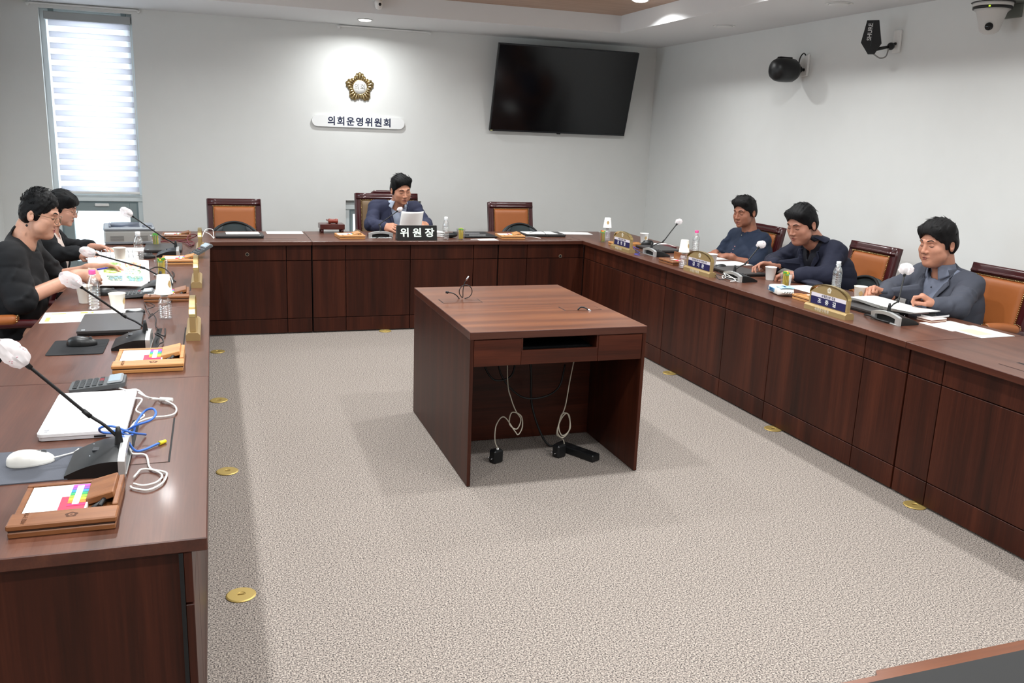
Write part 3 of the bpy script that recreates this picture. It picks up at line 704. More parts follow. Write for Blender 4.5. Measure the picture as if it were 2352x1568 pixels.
# gooseneck microphones ---------------------------------------------------
def make_mic(label, loc, rotz, joint, head, cover=True, csize=.031, extra=True):
    """local +y away from the speaker; joint / head are world points of the gooseneck"""
    t = thing('gooseneck_microphone', label, 'microphone', loc, rotz, 'gooseneck microphones on the desks')
    inv = (Matrix.Translation(loc) @ Matrix.Rotation(rotz, 4, 'Z')).inverted()
    def prof(y):
        u = (y+.075)/.13; return .010+.046*math.sin(min(1, u)*PI/2)
    def top(u, v):
        x = -.1+.2*u; y = -.075+.13*v; w_ = 1-.1*(1-v)
        return (x*w_, y, prof(y)*(1-.28*(x/.1)**2*(.3+.7*v)))
    MB().sheet(top, 16, 12).sheet(lambda u, v: (lambda p: (p[0], p[1], p[2]*(1-v)))(top(0, u)), 12, 3).sheet(lambda u, v: (lambda p: (p[0], p[1], p[2]*(1-v)))(top(1, u)), 12, 3)\
        .sheet(lambda u, v: (lambda p: (p[0], p[1], p[2]*(1-v)))(top(u, 0)), 16, 1).build('base', M_black, t)
    ar = MB()
    def outer(x): return prof(.055)*(1-.28*(x/.1)**2)+.003
    N = 14
    for s, ya, yb in ((0, .05, .066),):
        for i in range(N):
            xa, xb = -.102+.204*i/N, -.102+.204*(i+1)/N
            inn = lambda x: max(.0, (outer(x)-.018) if abs(x) < .082 else .0)
            a0, b0 = outer(xa), outer(xb)
            if abs((xa+xb)/2) < .08: la, lb = a0-.019, b0-.019
            else: la = lb = .0
            ar.add([(xa, ya, la), (xb, ya, lb), (xb, ya, b0), (xa, ya, a0), (xa, yb, la), (xb, yb, lb), (xb, yb, b0-.002), (xa, yb, a0-.002)],
                   [(0, 1, 2, 3), (4, 7, 6, 5), (3, 2, 6, 7), (0, 4, 5, 1), (0, 3, 7, 4), (1, 5, 6, 2)])
    ar.box(-.09, .05, 0, .09, .068, .006, .002); ar.build('back_arch', M_silver, t)
    MB().box(-.078, .046, .006, .078, .05, .036).build('recess', M_dark, t)
    if extra:
        MB().box(-.012, -.018, .0, .012, .002, .0452, .001).build('talk_button', mat('button_dark', '#26292e', .35), t)
        for s in (-1, 1): MB().ell((s*.045, -.02, .0415), (.002, .002, .002), 8, 6).build('indicator', mat('indicator_grey', '#9aa0a6', .4), t)
    j = inv @ Vector(joint); h = inv @ Vector(head); b = Vector((.0, .045, .05))
    MB().lathe([(.012, .05), (.011, .056), (.0075, .085), (.0055, .1)], 14, (0, .045, 0)).build('socket', M_black, t)
    d = (h-j).normalized()
    pth = smooth_path([b+Vector((0, 0, .02)), b*.45+j*.55+Vector((0, .006, .008)), j, j*.5+h*.5, h-d*.02], 7)
    MB().tube(pth, .0042, 9).build('gooseneck', M_black, t)
    MB().cyl(j-d*.012, j+d*.012, .0062, n=10).build('neck_joint', M_black, t)
    mc = MB(); mc.cyl(h-d*.03, h, .006, .0085, 12).cyl(h, h+d*.018, .0105, .010, 12); mc.build('microphone_head', M_black, t)
    if cover:
        q = d.to_track_quat('Z', 'Y').to_matrix(); rg = random.Random(hash(label) % 999)
        def bag(u, v):
            a = 2*PI*u; zz = -.016+v*2.3*csize
            r = csize*1.12*(max(.02, math.sin(PI*min(.999, .1+.86*v))))**.55*(1+.13*math.sin(2*a+1)+.10*math.sin(5*a+7*v)+.05*math.sin(11*a-13*v))
            if v < .02: r = .008
            return h+q @ Vector((r*math.cos(a), r*math.sin(a)*.72, zz))
        MB().sheet(bag, 26, 14).build('hygiene_cover', M_foam, t)
        pr = MB()
        for k in range(16):
            u, v = rg.random(), .2+.6*rg.random(); c = Vector(bag(u, v)); ctr = h+d*csize
            n_ = (c-ctr).normalized(); pr.ell(c+n_*.0004, (.0024, .0024, .0006), 6, 4, n_.to_track_quat('Z', 'Y').to_matrix())
        pr.build('printed_dots', M_pinkdot, t)['kind'] = 'stuff'
    return t
make_mic('black gooseneck microphone with white cover, nearest on the left desk', (-.262, -4.675, H), -PI/2, (-.286, -4.68, .892), (-.415, -4.72, 1.05), csize=.036)
make_mic('black gooseneck microphone with white cover behind the grey laptop', (-.285, -3.335, H), -PI/2, (-.318, -3.3, .863), (-.47, -3.39, 1.012), csize=.036)
make_mic('gooseneck microphone on the left desk whose cover hangs before the open booklet', (-.29, -2.07, H), -PI/2, (-.33, -2.08, .872), (-.565, -2.1, .953), csize=.034)
make_mic('gooseneck microphone in front of the tall window', (-.262, -.73, H), -PI/2, (-.292, -.75, .874), (-.485, -.8, 1.03), csize=.036)
make_mic('gooseneck microphone of the chairman with silver base', (1.35, .27, H), PI, (1.357, .3, .857), (1.53, .345, .975), csize=.022)
make_mic('gooseneck microphone nearest the back corner on the right desk', (3.325, -.93, H), PI/2, (3.38, -.93, .86), (3.535, -.865, 1.0), csize=.024)
make_mic('gooseneck microphone before the man in the navy jacket', (3.315, -2.125, H), PI/2, (3.355, -2.115, .86), (3.485, -2.068, .97), csize=.026)
make_mic('gooseneck microphone before the man in the grey jacket', (3.385, -3.46, H), PI/2, (3.41, -3.44, .86), (3.49, -3.377, 1.0), csize=.029)
st = MB().box(-.032, -.066, .0295, .032, -.03, .0305); st.M = None
# brass name plates -------------------------------------------------------
M_plate = mat('satin_brass', '#b0976a', .45, metal=.5); M_plate2 = mat('bright_brass', '#d2b87e', .28, metal=1)
def make_nameplate(label, loc, rotz, top=None, name=None, base=None):
    """reads from local -y"""
    t = thing('name_stand', label, 'name plate', loc, rotz, 'brass name plates on the desks')
    MB().prism([(-.028, 0), (.028, 0), (.028, .024), (.018, .034), (-.018, .034), (-.028, .024)], -.17, .17, 'yz').build('base', M_plate, t)
    out = [(.15, .034), (.15, .10)]+[(.15-.30*i/16, .10+.052*math.sin(PI*i/16)**.85) for i in range(1, 16)]+[(-.15, .10), (-.15, .034)]
    MB().prism(out, -.008, .008, 'xz').build('plate', M_plate, t)
    cap = [(.156*math.cos(PI*i/20), .098+.056*math.sin(PI*i/20)**.85) for i in range(21)]
    m = MB(); 
    for (xa, za), (xb, zb) in zip(cap, cap[1:]):
        m.add([(xa, -.012, za), (xb, -.012, zb), (xb, .012, zb), (xa, .012, za), (xa*.97, -.012, za-.006), (xb*.97, -.012, zb-.006), (xb*.97, .012, zb-.006), (xa*.97, .012, za-.006)],
              [(0, 1, 2, 3), (4, 7, 6, 5), (0, 4, 5, 1), (3, 2, 6, 7)], 0, False)
    m.build('arched_rim', M_plate2, t)
    for s in (-1, 1): MB().box(s*.15-.006, -.012, .034, s*.15+.006, .012, .098, .002).build('post', M_plate, t)
    if name:
        MB().box(-.142, -.0095, .078, .142, -.008, .098).build('title_card', M_lilac, t)
        MB().box(-.142, -.0095, .036, .142, -.008, .078).build('name_card', M_navy, t)
        lettering(top, .0165, mat('print_dark', '#26232b', .6), t, (0, -.0099, .0875), bold=.0002, spacing=1.25, sx=.9)
        lettering(name, .030, mat('print_paper_white', '#eeeeee', .6), t, (-.008, -.0099, .057), bold=.0003, spacing=1.0, sx=1.15)
        lettering(base, .020, mat('print_silver', '#d5cdbb', .5), t, (-.02, -.0286, .0135), bold=.0002, spacing=1.2)
        mk = MB(); pts = [(.0155*(1+.10*math.cos(5*a))*math.sin(a), .126+.0155*(1+.10*math.cos(5*a))*math.cos(a)) for a in [2*PI*i/40 for i in range(40)]]
        mk.prism(pts, -.0088, -.008, 'xz'); mk.build('crest', mat('print_silver', '#d5cdbb', .5), t)
        MB().lathe([(.0035, -.0092), (.0065, -.0092)], 18, (0, 0, .126), ax='y', caps=False).build('crest_ring', M_plate, t)
    return t
make_nameplate('brass name plate nearest the camera on the right desk', (3.160, -3.215, H), -PI/2, '서대문신문 대표', '조   충   길', '서대문구의회')
make_nameplate('brass name plate at the middle of the right desk', (3.178, -1.84, H), -PI/2, '서울종합일보 전국취재 본부', '김   기   완', '서대문구의회')
make_nameplate('brass name plate on the right desk nearest the back corner', (3.170, -.645, H), -PI/2, '서대문신문사 취재부', '김   정   철', '서대문구의회')
lp = make_nameplate('nearest brass name plate on the left desk seen edge-on', (-.062, -3.135, H), PI/2)
dup(lp, 'second brass name plate on the left desk, seen edge-on by the snack cup', (-.068, -1.87, H), PI/2)
dup(lp, 'farthest brass name plate on the left desk, seen edge-on by the back row', (-.064, -.44, H), PI/2)
t = thing('chair_sign', 'black desk sign with white Korean lettering in front of the chairman', 'sign', (1.625, .085, H))
MB().prism([(-.045, 0), (.045, 0), (.008, .122), (-.022, .122)], -.168, .168, 'yz').build('block', mat('sign_black', '#0b0c0d', .3), t)
lt = lettering('위 원 장', .078, mat('print_mint_white', '#e4f2e8', .5), t, (0, -.0345, .06), rot=(PI/2-.19, 0, 0), bold=.0022, spacing=1.0, sx=1.12)
# wooden desk trays ---------------------------------------------------------
M_tray1 = wood('brown_tray_wood', '#6d3f22', '#80502e', '#93603a', 'x', .4, across=30, along=3)
M_tray2 = wood('light_tray_wood', '#a9703c', '#bd854e', '#cf9a62', 'x', .4, across=30, along=3)
TABS = ['#d42f6a', '#e98236', '#f3d93a', '#8cc63f', '#33a36b', '#3d8fd1', '#8b56b0', '#c94fb0']
def make_tray(label, loc, rotz, m, paper=True, sc=1.0):
    """front towards local -y, pens at +x"""
    t = thing('desk_tray', label, 'desk tray', loc, rotz, 'wooden desk trays'); t.scale = (sc, sc, 1)
    MB().box(-.105, -.12, 0, .105, .12, .013, .002).build('tray_base', m, t)
    MB().box(-.108, -.12, .016, .108, -.055, .030, .003).build('front_block', m, t)
    MB().box(-.104, -.118, .0125, .104, -.06, .0165).build('groove', mat('groove_dark', '#2c170b', .7), t)
    MB().box(-.105, .108, .013, .105, .12, .027, .002).build('back_rail', m, t)
    MB().box(-.105, -.055, .013, -.092, .108, .024, .002).build('side_rail', m, t)
    MB().box(.093, -.055, .013, .105, .12, .034, .002).build('side_rail', m, t)
    q = MB(); q.M = Matrix.Translation((.064, .045, .030)) @ Matrix.Rotation(-.24, 4, 'Y'); q.box(-.03, -.055, -.008, .03, .065, .008, .002).build('pen_lid', m, t)
    pn = MB()
    for i in range(2): pn.cyl((.05+.016*i, -.05, .022+.004*i), (.085-.01*i, .02, .022+.004*i), .0055, n=8)
    pn.build('pen', M_black, t)
    if paper:
        MB().box(-.09, -.06, .013, .038, .104, .0235).build('memo_pad', M_paper, t)
        MB().box(-.02, -.058, .0236, .034, .03, .0246).build('flag_card', mat('flag_card_red', '#d83a55', .6), t)
        for i, c in enumerate(TABS):
            MB().box(-.004, -.028+.016*i, .0247, .034, -.014+.016*i, .0254).build('index_flag', mat('flag_'+c[1:], c, .6), t)
        MB().box(.006, -.02, .0255, .02, .09, .0259).build('flag_window', M_paper, t)
    cr = MB().prism([(.0125*(1+.12*math.cos(5*a))*math.sin(a), .0125*(1+.12*math.cos(5*a))*math.cos(a)) for a in [2*PI*i/30 for i in range(30)]], .030, .0302, 'xy')
    cr.M = None; o = cr.build('burnt_crest', mat('burnt_print', '#4a2813', .7), t); o.location = (.015, -.0875, 0)
    MB().lathe([(.003, .0303), (.0065, .0303)], 16, caps=False).build('crest_ring', m, t, (.015, -.0875, 0))
    lettering('서대문구의회', .011, mat('burnt_print', '#4a2813', .7), t, (-.075, -.0875, .0301), rot=(0, 0, PI/2))
    return t
def tr(label, x, y, a, m, **k): return make_tray(label, (x, y, H), a, m, **k)
tr('brown wooden desk tray with white memo pad, nearest on the left desk', -.295, -4.965, .0, M_tray1)
tr('light wooden desk tray with memo pad before the grey laptop', -.205, -3.64, .0, M_tray2, sc=1.12)
tr('wooden desk tray behind the upturned cup on the left desk', -.205, -2.31, .02, M_tray1, sc=1.0)
tr('wooden desk tray beside the snack cup before the booklet', -.19, -1.05, -.02, M_tray2)
tr('wooden desk tray in the left corner of the back row', -.25, .30, .0, M_tray1)
tr('wooden desk tray left of the chairman microphone', 1.10, .27, .06, M_tray2)
tr('wooden desk tray in front of the empty chair under the television', 2.5, .24, -.05, M_tray2)
tr('wooden desk tray in the back right corner behind a name plate', 3.32, -.37, -PI/2, M_tray2, sc=.9)
tl = tr('wooden desk tray with an upright lid before the blue-shirted man', 3.285, -1.38, -PI/2, M_tray1)
MB().box(-.10, .0, .0245, .09, .012, .078, .002).build('upright_lid', M_tray1, tl)
tr('wooden desk tray behind the wet wipe pack', 3.37, -2.88, -PI/2, M_tray2, sc=1.0)
# paper cups -----------------------------------------------------------------
CUPP = [(.001, .003), (.0255, .003), (.0265, 0), (.0275, .002), (.0365, .083), (.0385, .084), (.0385, .087), (.0365, .0875), (.0355, .085), (.0268, .006), (.001, .006)]
def make_cup(label, loc, rotz=0, upside=False, logo=True, m=None, tall=1.0):
    t = thing('paper_cup', label, 'paper cup', loc, rotz, 'paper cups')
    P = [(r, z*tall) for r, z in CUPP]
    if upside: P = [(r, .0875*tall-z) for r, z in P]
    MB().lathe(P[::-1] if upside else P, 28).build('cup', M_card if m is None else m, t)
    if logo:
        def patch(u, v):
            a = -PI/2+(-.35+.7*u); z = (.03+.035*v)*tall; r = .0275+.009*(z/(.083*tall)) if not upside else .0365-.009*(z/(.083*tall))
            return ((r+.0011)*math.cos(a), (r+.0011)*math.sin(a), z)
        def leaf(u, v):
            p = patch(.5+(u-.5)*max(.05, math.sin(PI*min(1, max(0, v)))), v); return p
        MB().sheet(leaf, 6, 8).build('cup_print', mat('cup_print_tan', '#c2a472', .6), t)
    return t
M_cupw = mat('white_paper_cup', '#efeeec', .55)
make_cup('short cream paper cup before the black puck on the left desk', (-.411, -2.595, H), 1.2, tall=.92)
make_cup('cream paper cup half hidden behind the pink capped bottle', (-.575, -2.40, H), 2.5, logo=False)
make_cup('cream paper cup beside the far bottle before the woman in the cardigan', (-.543, -.98, H), 2.0, logo=False)
make_cup('white paper cup before the navy jacketed man', (3.535, -2.145, H), 0, logo=False, m=M_cupw, tall=1.02)
make_cup('white paper cup with tan print at the raised fist of the grey jacketed man', (3.63, -2.90, H), -.6)
make_cup('white paper cup standing alone near the back right corner', (3.60, -.18, H), 0, m=M_cupw)
make_cup('white paper cup behind the middle name plate', (3.48, -1.50, H), 0, logo=False, m=M_cupw)
# water bottles ----------------------------------------------------------------
M_pet = mix_transparent('clear_bottle_plastic', '#f4f8fa', .26, .12, glossy=True)
M_water = mix_transparent('bottle_label_sheen', '#ffffff', .10, .1)
def make_bottle(label, loc, cap='#f2f2f2', upcup=None, h=.19, openb=False):
    t = thing('water_bottle', label, 'bottle', loc, 0, 'clear water bottles'); s = h/.19
    prof = [(.001, .002), (.022, .0), (.0285, .006)]
    for i in range(7):
        z = .012+.0135*i; prof += [(.0295, z), (.0295, z+.007), (.0275, z+.0095), (.0275, z+.011)]
    prof += [(.0295, .112), (.029, .122), (.024, .142), (.016, .158), (.0125, .164), (.0125, .178)]
    MB().lathe([(r, z*s) for r, z in prof], 24).build('bottle', M_pet, t)
    MB().lathe([(.0128, .166*s), (.0165, .166*s), (.0165, .169*s), (.0128, .169*s)], 20).build('neck_ring', mat('neck_ring_clear', '#dfe3e6', .2), t)
    if not openb:
        MB().lathe([(.0148, .171*s), (.0152, .173*s), (.0152, .187*s), (.014, .19*s), (1e-6, .19*s)], 24).build('cap', mat('cap_'+cap[1:], cap, .45), t)
    else:
        MB().lathe([(.0126, .17*s), (.0138, .171*s), (.0138, .19*s), (.0118, .19*s), (.0118, .175*s)], 20).build('thread', mat('neck_ring_clear', '#dfe3e6', .2), t)
    return t
make_bottle('clear water bottle with pink cap before the woman in the T-shirt', (-.512, -2.585, H), '#ee5fa4')
make_bottle('clear water bottle under the upturned cup on the left desk', (-.190, -2.835, H), h=.12, openb=True)
make_cup('cream paper cup upturned over a bottle on the left desk', (-.190, -2.835, H+.115), 1.0, True, tall=1.0)
make_bottle('clear water bottle with white cap before the woman in the cardigan', (-.429, -1.0, H), '#f2f2f2')
make_bottle('small clear water bottle with white cap beside the chairman sign', (1.885, .115, H), '#f4f6f8')
make_bottle('clear bottle under the upturned cup in the back right corner', (3.325, .0, H), h=.12, openb=True)
make_cup('white paper cup with tan print upturned over the bottle in the back right corner', (3.325, .0, H+.115), -.35, True, m=M_cupw)
make_bottle('clear bottle under the upturned cup at the middle of the right desk', (3.185, -1.60, H), h=.12, openb=True)
make_cup('cream paper cup upturned over a bottle beside the middle name plate', (3.185, -1.60, H+.115), .6, True)
make_bottle('clear water bottle with pink cap on the right desk', (3.70, -.885, H), '#f0569c')
make_bottle('open clear water bottle standing behind the nearest right name plate', (3.70, -2.60, H), openb=True)
# snack cups with sachets --------------------------------------------------------
M_clear = mix_transparent('clear_cup_plastic', '#f4f8fa', .22, .1, glossy=True)
SNAME = {'#d8c52c': 'yellow', '#c9b322': 'dull yellow', '#e4d348': 'light yellow', '#b7a51e': 'olive yellow', '#cf7a2c': 'orange', '#cb3b30': 'red', '#5d8f3c': 'green'}
SACH = ['#d8c52c', '#c9b322', '#e4d348', '#b7a51e', '#cf7a2c', '#cb3b30', '#5d8f3c']
def snack(label, x, y, place, mix=0, h=.09):
    t = thing('plastic_cup', label, 'plastic cup', (x, y, H), 0, 'clear plastic snack cups')
    MB().lathe([(.001, .001), (.027, .0), (.0285, .003), (.038, h-.004), (.0415, h-.003), (.0415, h), (.0375, h-.001), (.0275, .004), (.001, .004)], 26).build('cup', M_clear, t)
    for i in range(6):
        a = i*1.05+.3; r = .0155 if i else 0; c = SACH[i % 4] if mix == 0 or i % 2 else SACH[4+(i//2) % 3]
        s = thing('snack_sachet', SNAME[c]+' sachet, '+('centre', 'rear', 'rear left', 'left', 'front', 'front right')[i]+' one in the clear cup '+place, 'sachet', (x+r*math.cos(a), y+r*math.sin(a), H+.005), a+PI/2, 'snack sachets in the cup '+place)
        hh_ = h*(.9+.22*random.random()); tl = .10*(random.random()-.3)
        m = MB().sheet(lambda u, v: ((u-.5)*.028*(.85+.15*math.sin(PI*u)), .0045*math.sin(PI*u)*min(1, 9*v, 9*(1-v)), hh_*v), 6, 10, thick=.003)
        m.build('wrapper', mat('sachet_'+c[1:], c, .3), s)
        MB().box(-.013, -.004, hh_-.012, .013, .0015, hh_-.002).build('seal', mat('sachet_seal', '#4f9e45', .35), s)
        MB().box(-.010, .0046, hh_*.45, .010, .0056, hh_*.62).build('print', mat('sachet_print', '#7a3b20', .5), s)
    return t
snack('clear plastic cup of yellow snack sachets before the booklet', -.266, -1.58, 'before the booklet')
snack('clear plastic cup of coloured sachets beside the printer', -.368, -.30, 'beside the printer', 1)
snack('clear plastic cup of sachets right of the chairman sign', 2.018, .115, 'right of the chairman sign')
snack('clear plastic cup of coloured sachets in the back right corner', 3.245, -.09, 'in the back right corner', 1)
snack('clear plastic cup of sachets behind the middle name plate', 3.27, -1.66, 'behind the middle name plate')
snack('clear plastic cup of sachets beside the wet wipe pack', 3.45, -2.43, 'beside the wet wipe pack')
# laptops, mice, pads ----------------------------------------------------------------
def rrect(w_, d, r, n=5):
    p = []
    for cx, cy, a0 in ((w_/2-r, d/2-r, 0), (-w_/2+r, d/2-r, PI/2), (-w_/2+r, -d/2+r, PI), (w_/2-r, -d/2+r, 1.5*PI)):
        p += [(cx+r*math.cos(a0+PI/2*i/n), cy+r*math.sin(a0+PI/2*i/n)) for i in range(n+1)]
    return p
def make_laptop(label, loc, rotz, w_, d, m, m2, hgt=.022):
    t = thing('closed_laptop', label, 'laptop', loc, rotz, 'closed laptops')
    MB().prism(rrect(w_-.006, d-.006, .014), .002, hgt*.5).build('chassis', m2, t)
    MB().prism(rrect(w_, d, .016), hgt*.56, hgt*.92).prism(rrect(w_-.004, d-.004, .015), hgt*.92, hgt).build('lid', m, t)
    MB().box(-w_*.36, d/2-.012, hgt*.3, w_*.36, d/2-.002, hgt*.8, .002).build('hinge', M_black, t)
    for x in (-w_*.25, -w_*.1): MB().box(x, -d/2+.0015, hgt*.16, x+.02, -d/2+.004, hgt*.38).build('port', M_dark, t)
    MB().box(-w_/2+.0015, -.06, hgt*.16, -w_/2+.004, -.03, hgt*.38).build('port', M_dark, t)
    for x in (-w_/2+.03, w_/2-.03):
        for y in (-d/2+.03, d/2-.03): MB().cyl((x, y, 0), (x, y, .003), .008, n=10).build('foot', M_dark, t)
    return t
M_lapw = mat('white_laptop_lid', '#efeff2', .35); M_lapw2 = mat('white_laptop_body', '#dedee2', .4)
M_lapg = mat('dark_grey_laptop_lid', '#4b4949', .42, metal=.3); M_lapg2 = mat('black_laptop_body', '#17181a', .4)
lw = make_laptop('white closed laptop on the nearest left desk', (-.333, -4.266, H), PI/2, .40, .228, M_lapw, M_lapw2, .024)
MB().box(-.188, .088, .024, -.18, .096, .0243).box(-.176, .086, .024, -.166, .098, .0243).build('lid_mark', mat('logo_grey', '#9d9da2', .4), lw)
lg = make_laptop('dark grey closed laptop on the left desk beside two papers', (-.402, -2.965, H), PI/2+.03, .37, .245, M_lapg, M_lapg2)
MB().box(-.163, .090, .022, -.151, .104, .0223).build('lid_mark', mat('logo_pale', '#b9c4cc', .4), lg)
dup(lg, 'dark closed laptop lying under the open booklet', (-.485, -1.775, H), PI/2)
dup(lg, 'dark grey closed laptop beside the far left microphone', (-.31, -.435, H), PI/2+.02)
dup(lg, 'dark closed laptop with a white sheet before the left empty chair', (.225, .33, H), PI)
dup(lg, 'dark closed laptop before the empty chair under the television', (2.87, .40, H), PI-.05)
dup(lg, 'dark closed laptop on the right desk nearest the back corner', (3.50, -.635, H), PI/2)
dup(lg, 'dark closed laptop under the hands of the navy jacketed man', (3.48, -1.825, H), PI/2)
dup(lg, 'dark closed laptop under the papers of the grey jacketed man', (3.50, -3.13, H), PI/2)
M_mk = mat('black_mouse', '#17181a', .35); M_mw = mat('white_mouse', '#ecebe6', .3)
def make_mouse(label, loc, rotz, m):
    t = thing('computer_mouse', label, 'mouse', loc, rotz, 'computer mice')
    def f(u, v):
        a = 2*PI*u; r = math.sin(PI/2*(1-v)); x = .031*r*math.cos(a)*(1-.12*math.sin(a)); y = .056*r*math.sin(a)
        return (x, y, .004+.032*math.cos(PI/2*(1-v))**.75*(1-.25*(y/.056)))
    MB().sheet(f, 26, 10).sheet(lambda u, v: (lambda p: (p[0]*.97, p[1]*.98, .001+.003*v))(f(u, 0)), 26, 1).build('shell', m, t)
    MB().cyl((-.003, .031, .0275), (.003, .031, .0275), .007, n=12).build('wheel', mat('wheel_grey', '#55585c', .5), t)
    MB().box(-.0006, .012, .03, .0006, .024, .0336).build('button_seam', mat('seam_grey', '#8a8a88', .5), t)
    return t
mo = make_mouse('white mouse on the grey mouse pad', (-.432, -4.635, H+.003), -PI/2+.15, M_mw)
mk = make_mouse('black mouse on the black mouse pad before the grey laptop', (-.475, -3.32, H+.003), -PI/2, M_mk)
dup(mk, 'black mouse beside the laptop under the booklet', (-.50, -2.19, H), -PI/2+.2)
dup(mk, 'black mouse before the far grey laptop on the left desk', (-.395, -.86, H), -PI/2)
dup(mk, 'black mouse behind the right desk laptop nearest the corner', (3.50, -.44, H+.022), PI/2)
dup(mk, 'black mouse by the middle name plate on the right desk', (3.45, -1.66, H), PI/2)
def pad(label, loc, rotz, w_, d, col):
    t = thing('mouse_pad', label, 'mouse pad', loc, rotz, 'mouse pads')
    MB().prism(rrect(w_, d, .014), .0003, .003).build('pad', mat('pad_'+col[1:], col, .9, bump=.4, bscale=900), t); return t
pad('grey fabric mouse pad under the white mouse', (-.425, -4.65, H), .02, .215, .235, '#565962')
pad('black mouse pad under the black mouse', (-.485, -3.345, H), .0, .20, .245, '#1b1c1f')
# calculators ------------------------------------------------------------------------
def make_calc(label, loc, rotz, body='#55585a', tilt=.12):
    t = thing('calculator', label, 'calculator', loc, 0, 'desk calculators', rot=(tilt, 0, rotz))
    MB().prism(rrect(.11, .17, .012), .004, .018).build('case', mat('calc_case_'+body[1:], body, .45), t)
    MB().box(-.048, .03, .018, .048, .078, .026, .004).build('display_hood', mat('calc_hood', '#8b8f92', .4), t)
    MB().box(-.042, .036, .0262, .042, .072, .0268).build('display', mat('calc_display', '#93a3ae', .2), t)
    MB().box(-.045, -.078, .002, .045, .06, .004).build('foot_plate', M_dark, t)
    for i in range(6):
        for j in range(5):
            c = '#7d1f2b' if (j == 4 and i in (1, 2)) else ('#34383b' if j else '#2a2d30')
            MB().box(-.047+.016*i, -.074+.0195*j, .018, -.035+.016*i, -.06+.0195*j, .0225, .002).build('key', mat('key_'+c[1:], c, .45), t)
    return t
ca = make_calc('grey calculator with display behind the white laptop', (-.345, -3.955, H), -PI/2+.02, tilt=.1)
dup(ca, 'black calculator behind the short paper cup on the left desk', (-.35, -2.27, H), -PI/2)
c3 = dup(ca, 'calculator tilted up beside the far left name plates', (-.06, -.85, H+.002), 0); c3.rotation_euler = (.5, 0, -PI/2+.35); c3.location.z = H+.035
for r in (ca,): r.rotation_euler = (.1, 0, -PI/2+.02); r.location.z = H+.006
for r in D.objects:
    if r.name.startswith('calculator.001'): r.rotation_euler = (.1, 0, -PI/2); r.location.z = H+.006
# round puck recorder with its wire
t = thing('conference_puck', 'round black puck with silver top beside the short paper cup', 'puck', (-.325, -2.72, H), 0)
MB().lathe([(.001, 0), (.036, .0), (.042, .006), (.043, .014), (.04, .02), (.034, .022)], 30).build('body', M_black, t)
MB().lathe([(.033, .0222), (.020, .0235), (1e-6, .0238)], 30).build('cap_disc', M_silver, t)
# printer -----------------------------------------------------------------------------
t = thing('laser_printer', 'grey laser printer on the left desk in front of the window', 'printer', (-.56, -.04, H), .10)
mp = mat('printer_grey', '#9a9894', .5); mpd = mat('printer_dark', '#3a4150', .4)
MB().box(-.17, -.13, .006, .17, .22, .10, .01).build('body', mp, t)
MB().box(-.172, -.13, .10, .172, .22, .125, .008).build('top_cover', mat('printer_top', '#7d8288', .45), t)
MB().sheet(lambda u, v: (-.12+.19*u, -.09+.22*v, .1262+.012*v), 2, 2, thick=.004).build('paper_slope', mpd, t)
MB().box(-.135, -.11, .125, -.122, .14, .135, .002).build('tray_rib', mpd, t)
MB().box(.09, -.11, .125, .155, .0, .131, .003).build('control_panel', mpd, t)
for xa in (-.13, .03):
    for i in range(5): MB().box(xa, -.1318, .03+.008*i, xa+.09, -.1295, .034+.008*i).build('vent_slot', mat('vent_grey', '#6d6b68', .6), t)
MB().box(-.165, -.1325, .008, .165, -.129, .024, .002).build('paper_drawer', mat('printer_top', '#7d8288', .45), t)
# papers -------------------------------------------------------------------------------
M_print = mat('grey_print', '#8f8f92', .7); M_yel = mat('yellow_print', '#c9cf6a', .7); M_grn = mat('green_print', '#7fae4e', .7)
def sheet(label, loc, rotz, w_=.21, d=.297, lines=6, marks=(), curl=.0, n=1, name='paper_sheet', group='loose papers on the desks', tilt=(0, 0), big=False):
    t = thing(name, label, 'paper', loc, 0, group, rot=(tilt[0], tilt[1], rotz)); th = .0006+.0001*n
    MB().sheet(lambda u, v: ((u-.5)*w_, (v-.5)*d, th+curl*(2*u-1)**2), 8, 8, thick=th*.8).build('sheet', M_paper, t)
    if lines:
        m = MB(); rg = random.Random(int(abs(loc[0])*1000+abs(loc[1])*777))
        for i in range(lines):
            y = d*.36-i*d*.72/max(1, lines); L = w_*(.35+.4*rg.random())
            m.box(-w_*.40, y, th+.0002+curl*.6, -w_*.40+L, y+.003, th+.0004+curl*.6)
        m.build('printed_lines', M_print, t)['kind'] = 'stuff'
    for (a, b, c, e, mm) in marks: MB().box(a*w_, b*d, th+.0003, c*w_, e*d, th+.0006).build('print_block', mm, t)
    return t
sheet('white form with yellow print beside the grey laptop on the left desk', (-.56, -2.735, H), .05, .30, .24, 4, ((-.4, .3, -.2, .36, M_yel), (.0, .28, .1, .42, M_yel), (.15, .28, .25, .42, M_yel), (-.44, -.36, -.38, .0, M_yel), (.3, .34, .42, .42, M_grn), (.2, -.4, .24, -.36, M_grn)))
sheet('white sheet lying half under the grey laptop', (-.40, -2.665, H+.0008), .2, .21, .14, 0)
sheet('white sheet on the back row desk between laptop and gavel', (.60, .625, H), 0, .30, .19, 0)
sheet('white sheet on the laptop before the left empty chair', (.25, .40, H+.0225), .03, .26, .16, 0)
sheet('white sheet in the back right corner of the desks', (3.25, .585, H), -.15, .33, .2, 0)
sheet('white sheet on the laptop under the television', (2.84, .42, H+.0225), .0, .30, .2, 0)
sheet('white paper right of the chairman sign behind the snack cup', (2.21, .60, H), .0, .22, .15, 2)
sheet('white card at the desk edge before the black folder', (2.25, .085, H), .05, .17, .09, 0, ((-.1, -.1, .1, .1, M_print),))
sheet('white paper nearest the corner of the right desk', (3.70, -.30, H), -.05, .2, .22, 0)
